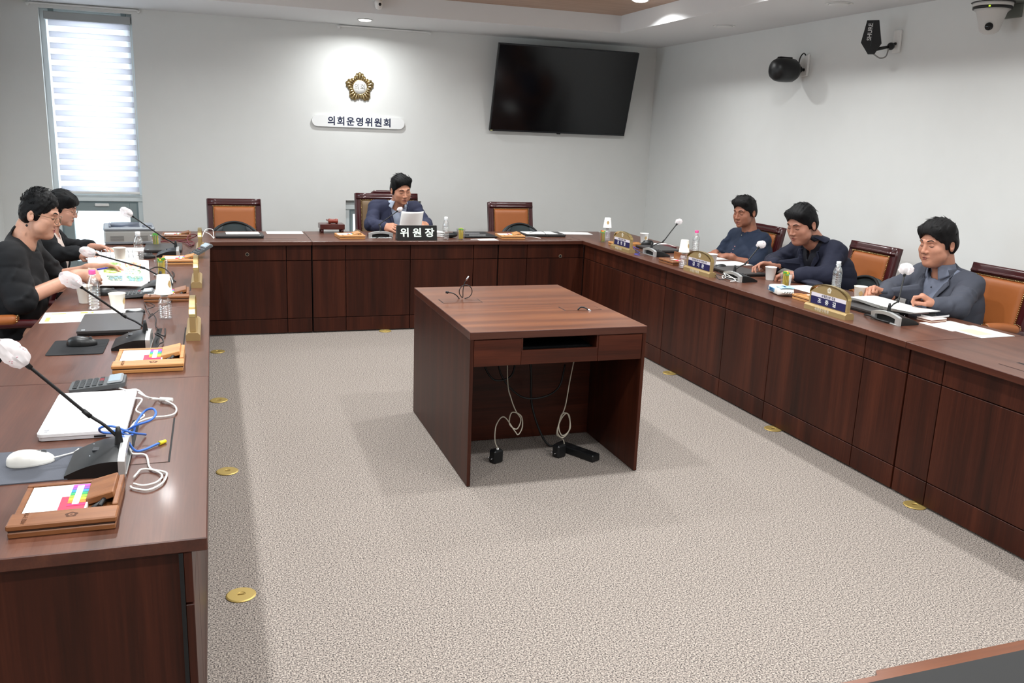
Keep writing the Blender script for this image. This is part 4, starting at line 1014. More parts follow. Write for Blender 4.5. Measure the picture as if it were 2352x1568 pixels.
sheet('pair of white sheets before the blue-shirted man', (3.60, -1.12, H), -1.45, .21, .40, 3)
sheet('cream sheet beside the hands of the blue-shirted man', (3.66, -1.42, H+.002), -1.5, .22, .32, 2)
sheet('white printed sheet lying behind the wet wipe pack', (3.60, -2.50, H+.002), -1.55, .26, .24, 4)
sheet('white printed sheet on the right desk by the armrest, front half', (3.625, -3.60, H), -1.52, .21, .22, 4)
sheet('white sheet with green block on the right desk, nearest the camera', (3.65, -3.74, H+.001), -1.54, .25, .22, 0, ((-.2, -.36, .3, .1, mat('pale_green_print', '#cfd3a4', .7)),))
t = thing('paper_stack', 'thick stack of stapled white papers before the grey jacketed man', 'papers', (3.58, -3.20, H+.022), -1.5)
for k in range(5):
    MB().sheet(lambda u, v: ((u-.5)*.46+.01*k, (v-.5)*.19-.004*k, .003+.004*k+.012*math.sin(PI*u*2+1)*.5*(1-.1*k)+.006), 14, 4, thick=.0015).build('sheet', M_paper, t)
MB().box(.02, -.098, .006, .045, -.094, .016).build('binder_clip', mat('green_clip', '#2f7a4c', .5), t)
t = thing('open_report', 'open white report with text before the woman in the cardigan', 'report', (-.60, -.80, H), PI/2+.1)
for s in (-1, 1):
    MB().sheet(lambda u, v: (s*(.005+.225*u), (v-.5)*.30, .004+.018*math.sin(PI*min(1, u*1.1))*(1-u*.5)), 12, 4, thick=.002*s).build('page', M_paper, t)
    m = MB()
    for i in range(9): m.box(s*.115-.085, -.12+.027*i, .0225, s*.115+.07, -.116+.027*i, .023)
    m.build('printed_lines', M_print, t)['kind'] = 'stuff'
sheet('white report cover with green print lying by the printer', (-.55, -.42, H), PI/2, .21, .297, 0, ((-.2, .3, .0, .36, M_yel), (.05, .3, .2, .36, M_grn), (-.45, .3, -.25, .36, M_yel)))
# booklet in the woman's hands: raised and tilted
t = thing('picture_booklet', 'open booklet with colour photographs held by the woman in the T-shirt', 'booklet', (-.455, -1.99, .832), 0, rot=(.48, .05, .10))
bw, bd = .30, .24
MB().sheet(lambda u, v: ((u-.5)*bw, (v-.5)*bd, .008*math.sin(2*PI*v)+.004*math.sin(PI*u)), 12, 12, thick=.004).build('pages', M_paper, t)
def pic(x, y, w_, d, cols, seed):
    """small printed photograph: a colour field made by a noise texture"""
    nm = 'photo_print_%d' % seed; m, nt, b = _new(nm); N, L = nt.nodes, nt.links
    tc = N.new('ShaderNodeTexCoord'); n = N.new('ShaderNodeTexNoise'); n.noise_dimensions = '4D'; n.inputs['Scale'].default_value = 45
    n.inputs['Detail'].default_value = 6; n.inputs['Roughness'].default_value = .7; n.inputs['W'].default_value = seed*3.7; L.new(tc.outputs['Object'], n.inputs['Vector'])
    r = N.new('ShaderNodeValToRGB'); e = r.color_ramp.elements
    e[0].position = 0; e[0].color = lin(cols[0]); e[1].position = .42; e[1].color = lin(cols[1])
    for i, c in enumerate(cols[2:]): q = e.new(.5+.08*i); q.color = lin(c)
    L.new(n.outputs[0], r.inputs[0]); L.new(r.outputs[0], b.inputs['Base Color']); b.inputs['Roughness'].default_value = .5
    def f(u, v):
        xx, yy = x+w_*u, y+d*v; uu, vv = xx/bw+.5, yy/bd+.5
        return (xx, yy, .0008+.008*math.sin(2*PI*vv)+.004*math.sin(PI*uu))
    MB().sheet(f, 4, 4).build('photo', m, t)
G = ['#2f5a2a', '#6a9a3e', '#9db45e', '#dfe5dd']; Rr = ['#2a2f45', '#c23a3a', '#d8c08a', '#8fb4d8']; Bb = ['#3f6fa0', '#8ab0d8', '#4b6d3c', '#d9d9d2']
pic(-.075, .045, .085, .05, G, 1); pic(-.075, -.015, .085, .055, ['#4d6b25', '#8ba33b', '#b5c05a', '#d8dfc0'], 2)
pic(.03, .045, .08, .055, Rr, 3); pic(.03, -.02, .08, .06, ['#b5603c', '#7fb0d8', '#d8d2c2', '#4b7d3c'], 4)
pic(-.06, -.085, .075, .045, Bb, 5); pic(.035, -.085, .08, .045, ['#2f5a8a', '#8ab0d8', '#4b8d4c', '#d9d9d2'], 6)
m = MB()
for i in range(6): yy = -.005+.016*i; zz = .0022+.008*math.sin(2*PI*(yy/bd+.5)); m.box(-.135, yy, zz, -.09, yy+.003, zz+.0006)
m.build('printed_lines', M_print, t)['kind'] = 'stuff'
t = thing('pen', 'blue pen in the hand of the woman in the T-shirt', 'pen', (-.562, -2.15, .872), 0, rot=(0, PI/2-.15, .1))
MB().cyl((0, 0, -.02), (0, 0, .06), .0045, n=10).cyl((0, 0, .06), (0, 0, .075), .0045, .001, 10).build('barrel', mat('blue_pen', '#2a2f9e', .4), t)
# gavel and its block -------------------------------------------------------------------
M_gav = mat('gavel_wood', '#7e3020', .3, coat=.3); M_gblk = mat('gavel_block_wood', '#451a16', .3, coat=.2)
t = thing('gavel_block', 'dark red wooden sounding block on feet left of the chairman', 'sounding block', (1.00, .66, H))
MB().box(-.105, -.075, .03, .105, .085, .075, .003).build('block', M_gblk, t)
for x in (-.085, .085):
    for y in (-.055, .065): MB().cyl((x, y, 0), (x, y, .03), .012, n=12).build('foot', M_gblk, t)
t = thing('gavel', 'small wooden gavel lying on the sounding block', 'gavel', (1.015, .665, H+.075))
MB().lathe([(1e-6, -.042), (.018, -.041), (.021, -.036), (.021, -.022), (.0185, -.018), (.0185, .018), (.021, .022), (.021, .036), (.018, .041), (1e-6, .042)], 24, (0, 0, .021), ax='x').build('head', M_gav, t)
MB().tube([(-.02, .02, .02), (-.03, .09, .016), (-.035, .15, .016)], [.007, .008, .009], 10).build('handle', M_gav, t)
# folders, phones, small things ------------------------------------------------------------
t = thing('black_folder', 'black leather folder with a white strip on the back row desk', 'folder', (2.225, .40, H), .02)
MB().box(-.15, -.19, .002, .15, .19, .014, .004).build('cover', mat('black_leather', '#141519', .5, bump=.2, bscale=600), t)
MB().box(-.08, -.10, .0142, .07, -.085, .0152).box(-.10, .05, .0142, .06, .062, .0152).build('white_strip', M_paper, t)
t = thing('clear_ruler', 'white pointed strip lying across the black folder', 'strip', (2.22, .14, H), .25)
MB().box(-.12, -.006, .0005, .12, .006, .003).build('strip', M_paper, t)
t = thing('rolled_papers', 'folded white papers behind the small bottle beside the chairman sign', 'papers', (1.86, .33, H))
for k in range(3): MB().sheet(lambda u, v: (-.06+.12*u, -.05+.1*v, .008+.016*k+.006*math.sin(PI*u)), 8, 3, thick=.012).build('fold', M_paper, t)
sp = thing('eyeglasses_case', 'black glasses case beside the small water bottle', 'case', (1.96, .24, H), .3)
MB().ell((0, 0, .022), (.07, .03, .022), 16, 10).build('shell', M_black, sp)
def phone(label, loc, rotz, col, w_=.075, d=.155, h=.009, ex=None):
    t = thing('smartphone', label, 'phone', loc, rotz, 'phones and wallets on the right desk')
    MB().prism(rrect(w_, d, .01), 0, h).build('body', mat('phone_'+col[1:], col, .35), t)
    MB().prism(rrect(w_-.006, d-.006, .008), h, h+.0006).build('face', mat('phone_face', '#101216', .12) if ex is None else mat('face_'+ex[1:], ex, .5), t); return t
phone('dark phone lying behind the corner name plate on the right desk', (3.56, -.28, H), .2, '#1c1d22')
phone('dark red leather wallet before the blue-shirted man', (3.66, -.50, H), -.1, '#4a1218', .09, .19, .018, '#551820')
phone('dark phone leaning under the forearm of the grey jacketed man', (3.655, -3.455, H+.02), -1.4, '#d9d9dc', .07, .15)
t = thing('note_box', 'stack of pinkish notepads on the right desk by the grey jacketed man', 'notepads', (3.615, -3.475, H), -1.42)
for k, c in enumerate(('#7a4436', '#d8c3b0', '#6b3a30', '#e9d9d2')): MB().box(-.045, -.06, .005*k, .045, .06, .005*k+.0045, .0006).build('pad', mat('notepad_'+c[1:], c, .6), t)
t = thing('orange_marker', 'orange marker pen lying by the navy jacketed man\'s papers', 'marker', (3.62, -1.66, H), 0, rot=(0, 0, -1.3))
MB().cyl((-.055, 0, .006), (.04, 0, .006), .006, n=10).cyl((.04, 0, .006), (.06, 0, .006), .0045, .003, 10).build('barrel', mat('orange_marker', '#e2762c', .4), t)
t = thing('pencil_case', 'dark navy pouch beside the watch of the navy jacketed man', 'pouch', (3.70, -2.36, H), -1.5)
MB().ell((0, 0, .018), (.10, .05, .018), 18, 10).build('pouch', mat('pouch_navy', '#141629', .7), t)
# wet wipe pack -----------------------------------------------------------------------------
t = thing('wet_wipe_pack', 'white and blue wet wipe pack on the right desk edge', 'wipes', (3.275, -2.63, H), -PI/2-.22)
wp = mat('wipe_white', '#eeece6', .35); wb = mat('wipe_blue', '#a5d3ef', .35)
def pack(u, v):
    x = -.10+.20*u; a = 2*PI*v; e = min(1, 7*u, 7*(1-u))**.5
    sx = (abs(math.cos(a))**.5)*(1 if math.cos(a) > 0 else -1); sz = (abs(math.sin(a))**.5)*(1 if math.sin(a) > 0 else -1)
    return (x, .052*sx*(.55+.45*e)+.002*math.sin(20*u), .026+.025*sz*(.12+.88*e)*(1+.05*math.sin(9*u+2*a)))
MB().sheet(pack, 26, 28).build('pouch', wp, t)
for s in (-1, 1): MB().sheet(lambda u, v: (s*(.10+.016*u), -.032+.064*v, .026+.002*math.sin(25*v)), 2, 12, thick=.0015).build('crimped_end', wp, t)
MB().sheet(lambda u, v: (.02+.075*u, -.045+.09*v, .0518+.0035*math.sin(PI*v)-.01*max(0, u-.7)), 6, 6, thick=.0012).build('blue_flap', wb, t)
MB().sheet(lambda u, v: (-.06+.085*u*1.0, -.0535, .014+.024*v), 8, 4, thick=.0006).build('label_panel', mat('wipe_label', '#5c9cc4', .4), t)
MB().lathe([(.011, -.0548), (.015, -.0548)], 20, (-.062, 0, .027), ax='y', caps=False).build('label_ring', mat('wipe_ring', '#3f6b90', .4), t)
lettering('물티슈', .022, mat('wipe_print', '#25507a', .5), t, (-.012, -.0545, .026), bold=.0006)
lettering('물티슈', .018, mat('wipe_print', '#25507a', .5), t, (.06, -.01, .0565), rot=(0, 0, 0), bold=.0004)
# cables on the desks ----------------------------------------------------------------------
cable([(-.212, -4.111, .775), (-.179, -4.185, .78), (-.158, -4.124, .756), (-.129, -4.167, .76), (-.099, -4.221, .757), (-.095, -4.289, .757), (-.117, -4.315, .756), (-.159, -4.327, .758), (-.193, -4.384, .765), (-.211, -4.429, .76), (-.219, -4.47, .755)], .0027, M_cab_w, 'white cable looping over the desk right of the white laptop')
cable([(-.284, -3.99, .76), (-.247, -4.09, .78), (-.215, -4.12, .788), (-.19, -4.15, .775), (-.175, -4.17, .77), (-.16, -4.15, .762), (-.145, -4.155, .762)], .0027, M_cab_w, 'white cable running behind the white laptop to a white plug', plug=(M_white, .008, .04))
cable([(-.215, -4.18, .778), (-.192, -4.24, .79), (-.205, -4.30, .776), (-.18, -4.34, .77), (-.2, -4.42, .776), (-.215, -4.50, .77)], .0025, M_cab_w, 'white cable bundled along the right edge of the white laptop')
cable([(-.168, -4.479, .757), (-.198, -4.55, .79), (-.245, -4.56, .815), (-.275, -4.555, .81), (-.272, -4.52, .785), (-.226, -4.50, .776), (-.187, -4.52, .80), (-.151, -4.514, .81), (-.137, -4.489, .82), (-.146, -4.47, .83), (-.169, -4.46, .82), (-.189, -4.50, .80), (-.2, -4.53, .775), (-.235, -4.60, .815), (-.205, -4.63, .80), (-.185, -4.627, .765), (-.164, -4.605, .757), (-.138, -4.572, .757), (-.128, -4.562, .757)], .0033, M_cab_b, 'blue network cable with yellow plug on the nearest left desk', plug=(mat('yellow_plug', '#e3d02f', .4), .0065, .022))
cable([(-.20, -4.60, .762), (-.19, -4.638, .76), (-.157, -4.646, .756), (-.14, -4.744, .7555), (-.107, -4.776, .7555), (-.098, -4.799, .7555), (-.107, -4.855, .7555), (-.136, -4.89, .7555), (-.17, -4.872, .7555), (-.178, -4.857, .7555)], .0027, M_cab_w, 'white cable looping in front of the nearest desk hatch')
cable([(-.175, -4.80, .756), (-.168, -4.775, .757), (-.16, -4.752, .757), (-.134, -4.76, .7565), (-.109, -4.802, .7565), (-.119, -4.846, .7565), (-.148, -4.862, .757), (-.172, -4.845, .757)], .0025, M_cab_w, 'white charging cable with plug beside the brown desk tray')
cable([(-.377, -4.634, .764), (-.358, -4.60, .757), (-.338, -4.585, .757), (-.33, -4.56, .757)], .002, M_cab_w, 'thin white mouse cord on the grey pad')
cable([(-.195, -3.446, .76), (-.185, -3.418, .77), (-.175, -3.34, .76), (-.184, -3.304, .77), (-.205, -3.305, .785), (-.202, -3.221, .77), (-.177, -3.238, .76), (-.177, -3.139, .757), (-.18, -3.08, .757)], .003, M_cab_k, 'tangled black cable behind the second left microphone')
cable([(-.178, -2.43, .757), (-.21, -2.609, .76), (-.239, -2.782, .765), (-.26, -2.85, .757), (-.246, -2.811, .77), (-.225, -2.912, .765), (-.222, -3.02, .76), (-.205, -3.1, .757)], .0022, M_cab_k, 'thin black cord tied in a bunch behind the bottle with upturned cup')
cable([(-.273, -2.674, .765), (-.249, -2.603, .765), (-.273, -2.523, .765), (-.30, -2.46, .757), (-.288, -2.598, .765), (-.256, -2.80, .765)], .002, M_cab_k, 'thin black lead of the round puck')
cable([(-.352, -1.936, .785), (-.333, -1.855, .81), (-.289, -1.80, .83), (-.237, -1.84, .83), (-.20, -1.90, .80), (-.19, -1.97, .77), (-.2, -2.0, .757)], .003, M_cab_k, 'black cable arching over the third left microphone')
cable([(-.31, -1.54, .757), (-.30, -1.637, .76), (-.255, -1.72, .775), (-.205, -1.87, .785), (-.19, -2.0, .775)], .003, M_cab_w, 'white cable running to the third left microphone')
cable([(-.214, -1.484, .757), (-.198, -1.586, .757), (-.20, -1.742, .757), (-.18, -1.86, .757)], .003, M_cab_k, 'short black cable lying by the second left name plate')
cable([(-.347, -.04, .757), (-.288, .013, .757), (-.197, .066, .757), (-.135, .121, .765), (-.097, .179, .78), (-.132, .065, .80), (-.162, -.045, .785), (-.144, -.2, .76), (-.118, -.252, .757), (-.112, -.12, .757)], .004, M_cab_r, 'dark red cable coiled in the left corner of the desks')
cable([(-.23, -.015, .759), (-.172, -.096, .76), (-.126, -.097, .763), (-.115, -.162, .759), (-.137, -.312, .759), (-.17, -.148, .762)], .004, M_cab_r, 'second dark red cable by the farthest left name plate')
cable([(.03, .187, .757), (.025, .30, .785), (.02, .308, .81), (-.013, .339, .812), (-.039, .304, .80), (-.06, .24, .757)], .003, M_cab_w, 'white cable arching beside the laptop of the left back row')
cable([(-.04, .331, .79), (.0, .238, .78), (.02, .203, .762), (.026, .159, .757)], .003, M_cab_w, 'second white cable beside the laptop of the left back row')
cable([(3.34, -.60, .757), (3.33, -.52, .765), (3.31, -.56, .77), (3.27, -.66, .765), (3.24, -.80, .757), (3.212, -.86, .756), (3.15, -.90, .756), (3.165, -.97, .756)], .0025, mat('violet_blue_cable', '#4d52b4', .45), 'violet blue cable curling at the edge of the right desk')
cable([(3.30, -.30, .757), (3.34, -.33, .785), (3.345, -.396, .79), (3.33, -.443, .77), (3.29, -.57, .757)], .003, M_cab_w, 'white cable arching behind the corner name plate of the right desk')
cable([(3.27, -2.175, .765), (3.245, -2.123, .768), (3.241, -2.034, .765), (3.212, -2.088, .757), (3.218, -2.111, .77), (3.255, -2.03, .783), (3.23, -2.206, .765), (3.19, -2.207, .757)], .003, M_cab_w, 'white cable looping in front of the navy jacketed man\'s microphone')
cable([(3.257, -1.95, .78), (3.235, -2.02, .78), (3.215, -2.123, .77), (3.16, -2.13, .757), (3.20, -2.01, .765)], .0025, M_cab_k, 'black cable in front of the navy jacketed man\'s microphone')
cable([(1.30, .16, .757), (1.34, .13, .775), (1.38, .15, .765), (1.42, .12, .775), (1.44, .18, .757)], .0025, M_cab_k, 'black cable in front of the chairman microphone')
cable([(2.64, .22, .757), (2.68, .16, .765), (2.75, .13, .757)], .0028, M_cab_w, 'white cable before the laptop under the television')
cable([(2.70, .30, .785), (2.75, .28, .80), (2.82, .27, .80), (2.86, .24, .757)], .002, M_cab_k, 'thin black cord over the laptop under the television')
cable([(3.33, -3.30, .757), (3.31, -3.36, .765), (3.30, -3.43, .76), (3.315, -3.5, .757)], .005, M_cab_k, 'black plug and lead in front of the grey jacketed man\'s microphone')
# ------------------------------------------------------------------ people: signed distance fields turned into one surface each
def V3(p): return np.array(p, np.float32)
class Field:
    def __init__(self, lo, hi, h):
        self.h = h; self.lo = np.array(lo, float); self.n = np.ceil((np.array(hi)-self.lo)/h).astype(int)+1
        self.d = np.full(self.n, 9, np.float32)
        self.ax = [(self.lo[k]+h*np.arange(self.n[k])).astype(np.float32) for k in range(3)]
    def win(self, lo, hi, m):
        a = np.clip(np.floor((np.array(lo)-m-self.lo)/self.h).astype(int), 0, self.n); b = np.clip(np.ceil((np.array(hi)+m-self.lo)/self.h).astype(int)+1, 0, self.n)
        s = tuple(slice(x, y) for x, y in zip(a, b))
        return s, self.ax[0][s[0]][:, None, None], self.ax[1][s[1]][None, :, None], self.ax[2][s[2]][None, None, :]
    def put(self, s, b, k, sub=False):
        a = self.d[s]
        if a.size == 0: return
        if sub:
            b = -b; h = np.clip(.5-.5*(b-a)/k, 0, 1) if k > 0 else 0
            self.d[s] = np.maximum(a, b) if k <= 0 else (a*h+b*(1-h)+k*h*(1-h)).astype(np.float32); return
        if k <= 0: self.d[s] = np.minimum(a, b); return
        h = np.clip(.5+.5*(a-b)/k, 0, 1); self.d[s] = a*(1-h)+b*h-k*h*(1-h)
    def cap(self, a, b, ra, rb=None, k=.01, sub=False, sq=1.0, sqd=None):
        rb = ra if rb is None else rb; a = np.array(a, float); b = np.array(b, float); r = max(ra, rb)
        s, X, Y, Z = self.win(np.minimum(a, b)-r, np.maximum(a, b)+r, k+2.5*self.h)
        ab = b-a; L = max(1e-9, float(ab @ ab))
        px, py, pz = X-np.float32(a[0]), Y-np.float32(a[1]), Z-np.float32(a[2])
        t = np.clip((px*np.float32(ab[0])+py*np.float32(ab[1])+pz*np.float32(ab[2]))/np.float32(L), 0, 1)
        d = np.sqrt((px-t*np.float32(ab[0]))**2+(py-t*np.float32(ab[1]))**2+(pz-t*np.float32(ab[2]))**2)-(ra+(rb-ra)*t)
        self.put(s, d.astype(np.float32), k, sub)
    def ell(self, c, r, k=.01, rot=None, sub=False):
        c = np.array(c, float); r = np.array(r, float); Rm = np.eye(3) if rot is None else np.array(rot)
        e = np.abs(Rm) @ r if rot is not None else r
        s, X, Y, Z = self.win(c-e, c+e, k+2.5*self.h)
        p = (X-np.float32(c[0]), Y-np.float32(c[1]), Z-np.float32(c[2]))
        k0 = 0; k1 = 0
        for i in range(3):
            q = p[0]*np.float32(Rm[0][i])+p[1]*np.float32(Rm[1][i])+p[2]*np.float32(Rm[2][i])
            k0 = k0+(q/np.float32(r[i]))**2; k1 = k1+(q/np.float32(r[i]**2))**2
        k0 = np.sqrt(k0); k1 = np.sqrt(k1)+1e-6
        self.put(s, (k0*(k0-1)/k1).astype(np.float32), k, sub)
    def cut(self, p, nrm, k=.0):
        """keep the side the normal points away from"""
        X, Y, Z = self.ax[0][:, None, None], self.ax[1][None, :, None], self.ax[2][None, None, :]
        d = (X-p[0])*nrm[0]+(Y-p[1])*nrm[1]+(Z-p[2])*nrm[2]
        self.d = np.maximum(self.d, d.astype(np.float32))
    def wedge(self, planes):
        """take out the region that lies behind every plane (p, n)"""
        X, Y, Z = self.ax[0][:, None, None], self.ax[1][None, :, None], self.ax[2][None, None, :]
        w_ = None
        for p, nrm in planes:
            d = ((X-p[0])*nrm[0]+(Y-p[1])*nrm[1]+(Z-p[2])*nrm[2]).astype(np.float32)
            w_ = d if w_ is None else np.maximum(w_, d)
        self.d = np.maximum(self.d, -w_)
    def wrinkle(self, fn, amp):
        X, Y, Z = self.ax[0][:, None, None], self.ax[1][None, :, None], self.ax[2][None, None, :]
        self.d = self.d+(amp*fn(X, Y, Z)).astype(np.float32)
    def mesh(self, name, m):
        d = self.d; s = d < 0; c = np.zeros(np.array(d.shape)-1, np.uint8)
        n0, n1, n2 = c.shape
        for i in (0, 1):
            for j in (0, 1):
                for k in (0, 1): c += s[i:i+n0, j:j+n1, k:k+n2]
        act = (c > 0) & (c < 8); I = np.argwhere(act); idx = np.full(c.shape, -1, np.int64); idx[act] = np.arange(len(I))
        acc = np.zeros((len(I), 3)); cnt = np.zeros(len(I))
        for ax in range(3):
            o = [k for k in range(3) if k != ax]
            for u in (0, 1):
                for v in (0, 1):
                    A = I.copy(); A[:, o[0]] += u; A[:, o[1]] += v; B = A.copy(); B[:, ax] += 1
                    da, db = d[tuple(A.T)], d[tuple(B.T)]; x = (da < 0) != (db < 0)
                    t = np.where(x, da/(da-db+1e-12*(da == db)), 0); P = A.astype(float); P[:, ax] += t
                    acc[x] += P[x]; cnt[x] += 1
        vs_ = self.lo+self.h*(acc/cnt[:, None]); F = []
        for ax in range(3):
            o = [(ax+1) % 3, (ax+2) % 3]; sl0 = [slice(None)]*3; sl1 = [slice(None)]*3
            sl0[ax] = slice(0, -1); sl1[ax] = slice(1, None)
            for q in o: sl0[q] = slice(1, -1); sl1[q] = slice(1, -1)
            a, b = s[tuple(sl0)], s[tuple(sl1)]; E = np.argwhere(a != b)
            if not len(E): continue
            sa = a[tuple(E.T)]; E = E.copy(); E[:, o[0]] += 1; E[:, o[1]] += 1
            def cell(u, v):
                C = E.copy(); C[:, o[0]] -= u; C[:, o[1]] -= v; return idx[tuple(C.T)]
            q = np.stack([cell(1, 1), cell(0, 1), cell(0, 0), cell(1, 0)], 1)
            q[~sa] = q[~sa][:, ::-1]; F.append(q)
        F = np.concatenate(F); me = D.meshes.new(name)
        me.vertices.add(len(vs_)); me.vertices.foreach_set('co', vs_.astype(np.float32).ravel())
        me.loops.add(F.size); me.loops.foreach_set('vertex_index', F.ravel().astype(np.int32))
        me.polygons.add(len(F)); me.polygons.foreach_set('loop_start', (4*np.arange(len(F))).astype(np.int32))
        me.polygons.foreach_set('loop_total', np.full(len(F), 4, np.int32)); me.polygons.foreach_set('use_smooth', np.ones(len(F), bool))
        me.materials.append(m); me.update(calc_edges=True); me.validate()
        return me
def relax(me, n=2, w_=.5):
    V = np.zeros(len(me.vertices)*3); me.vertices.foreach_get('co', V); V = V.reshape(-1, 3)
    E = np.zeros(len(me.edges)*2, np.int32); me.edges.foreach_get('vertices', E); E = E.reshape(-1, 2)
    deg = np.bincount(E.ravel(), minlength=len(V)).astype(float)[:, None]
    for i in range(n):
        A = np.zeros_like(V)
        for k in range(3):
            A[:, k] = np.bincount(E[:, 0], V[E[:, 1], k], len(V))+np.bincount(E[:, 1], V[E[:, 0], k], len(V))
        V += w_*(A/np.maximum(deg, 1)-V)
    me.vertices.foreach_set('co', V.ravel()); me.update()
def bvh(me): return BVHTree.FromPolygons([v.co for v in me.vertices], [p.vertices for p in me.polygons])

M_hair = mat('black_hair', '#070709', .5, var=.3, vscale=60, bump=.6, bscale=330, spec=.22)
M_hairg = mat('greying_black_hair', '#121112', .52, var=.75, vscale=75, bump=.6, bscale=330, spec=.22)
M_browm = mat('eyebrow_hair', '#241b18', .8); M_lash = mat('lash_line', '#1c1211', .6)
M_lens = mix_transparent('spectacle_lens', '#e9eef2', .10, .05, glossy=True)

class Head:
    """local frame: +y is where the face looks, +z up; s scales a 0.235 m head"""
    def __init__(self, c, fwd, pitch, roll=0, s=1.0, wide=1.0, flat=.012):
        self.flat = flat
        yaw = math.atan2(-fwd[0], fwd[1]); self.s = s; self.c = Vector(c); self.wide = wide
        self.R = Matrix.Rotation(yaw, 3, 'Z') @ Matrix.Rotation(-pitch, 3, 'X') @ Matrix.Rotation(roll, 3, 'Y')
    def p(self, x, y, z): return self.c+self.R @ (Vector((x*self.wide, y, z))*self.s)
    def cap(self, F, a, b, ra, rb=None, k=.01, sub=False): F.cap(self.p(*a), self.p(*b), ra*self.s, None if rb is None else rb*self.s, k*self.s, sub)
    def ell(self, F, c, r, k=.01, sub=False, rot=None):
        Rm = self.R if rot is None else self.R @ rot
        F.ell(self.p(*c), [r[0]*self.s*self.wide, r[1]*self.s, r[2]*self.s], k*self.s, np.array(Rm), sub)
    def build(self, F, female=False, full=0.0):
        E, C = self.ell, self.cap
        E(F, (0, -.008+self.flat/2, .036), (.0755, .090-self.flat/2, .083), .01)
        E(F, (0, .028, -.022), (.0635, .066, .080), .03)
        E(F, (0, .034, -.072), (.050+.01*full, .052, .040), .03)
        E(F, (0, .078, -.099), (.021, .016, .015), .022)
        for s in (-1, 1):
            E(F, (s*.040, .056, -.030), (.026+.004*full, .026, .024), .022)
            E(F, (s*.046, .036, -.064), (.022+.008*full, .032, .03), .02)
            C(F, (s*.012, .090, .021), (s*.042, .077, .022), .009, .008, .014)
        for s in (-1, 1): E(F, (s*.031, .097, .003), (.015, .014, .0105), .012, True)
        for s in (-1, 1): E(F, (s*.031, .074, .000), (.0145, .0145, .0125), .004)
        C(F, (0, .089, .012), (0, .107, -.030), .0075, .0098, .010)
        E(F, (0, .108, -.035), (.0115, .0105, .0098), .007)
        for s in (-1, 1): E(F, (s*.0125, .099, -.038), (.0085, .010, .0078), .005)
        E(F, (0, .089, -.063), (.023, .0105, .0075), .006)
        E(F, (0, .088, -.0755), (.020, .0105, .0078), .006)
        C(F, (-.020, .0985, -.0688), (.020, .0985, -.0688), .0028, .0028, .004, True)
        for s in (-1, 1):
            E(F, (s*.078, -.010, -.010), (.0095, .019, .031), .006, False, rotm(.18, 0, s*-.35))
            E(F, (s*.086, -.004, -.004), (.007, .010, .017), .006, True, rotm(.18, 0, s*-.35))
        C(F, (0, -.028, -.05), (0, -.045, -.13), .049 if not female else .042, None, .025)
        if full: E(F, (0, .035, -.105), (.042, .045, .022), .03)
    def surf(self, tree, x, z, off=.0006):
        o = self.p(x, .2, z); d = self.R @ Vector((0, -1, 0)); hit = tree.ray_cast(o, d)
        if hit[0] is None: return self.p(x, .08, z)
        return hit[0]+hit[1]*off
    def features(self, tree, root, off, skin_dark, lip, female=False, brow=.0042, eye_open=.0, frown=0, glasses=None):
        def tub(pts, r, m, name, n=7):
            return MB().tube([p-off for p in pts], r, n).build(name, m, root)
        S = self.s
        for s in (-1, 1):
            P = [self.surf(tree, s*x, z, .0008) for x, z in ((.014, .0205+.002*frown), (.023, .0255), (.034, .0268), (.046, .0215))]
            tub(smooth_path(P, 4), [brow*S*f for f in (.55, .8, .95, 1, 1, 1, 1, .95, .9, .8, .65, .5, .35)][:len(smooth_path(P, 4))], M_browm, 'eyebrow')
            P = [self.surf(tree, s*(.018+.026*i/8), -.0035-.0042*math.sin(PI*i/8)+(.003 if eye_open else 0), .0004) for i in range(9)]
            tub(P, [.0006*S+.0011*S*math.sin(PI*i/8)**.5 for i in range(9)], M_lash, 'eyelid_line')
            if eye_open:
                P = [self.surf(tree, s*(.020+.022*i/8), -.0038-.0028*math.sin(PI*i/8), .0003) for i in range(9)]
                tub(P, [.0005*S+.0016*S*math.sin(PI*i/8) for i in range(9)], mat('eye_dark', '#2a1c18', .2), 'eye')
            P = [self.surf(tree, s*(.018+.027*i/8), .0085+.004*math.sin(PI*i/8), .0001) for i in range(9)]
            tub(P, [.0003+.0006*S*math.sin(PI*i/8) for i in range(9)], skin_dark, 'eyelid_fold')
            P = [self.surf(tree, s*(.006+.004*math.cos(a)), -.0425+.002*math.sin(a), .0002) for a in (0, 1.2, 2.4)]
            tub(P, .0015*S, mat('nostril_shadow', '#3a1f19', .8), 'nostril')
        dz = -.004*frown
        P = [self.surf(tree, -.021+.042*i/10, -.0688+dz*abs(i/5-1)**1.5, .0003) for i in range(11)]
        tub(P, [.0004+.0009*S*math.sin(PI*i/10) for i in range(11)], mat('mouth_line', '#4b211d', .6), 'mouth_line')
        P = [self.surf(tree, -.018+.036*i/10, -.0642+.0012*math.cos(4*PI*(i/10-.5))+dz*abs(i/5-1)**1.5, -.0006*S) for i in range(11)]
        tub(P, [.0006+.0024*S*math.sin(PI*i/10)**.6 for i in range(11)], lip, 'upper_lip')
        P = [self.surf(tree, -.016+.032*i/10, -.0745+dz*abs(i/5-1)**1.5, -.001*S) for i in range(11)]
        tub(P, [.0006+.0032*S*math.sin(PI*i/10)**.6 for i in range(11)], lip, 'lower_lip')
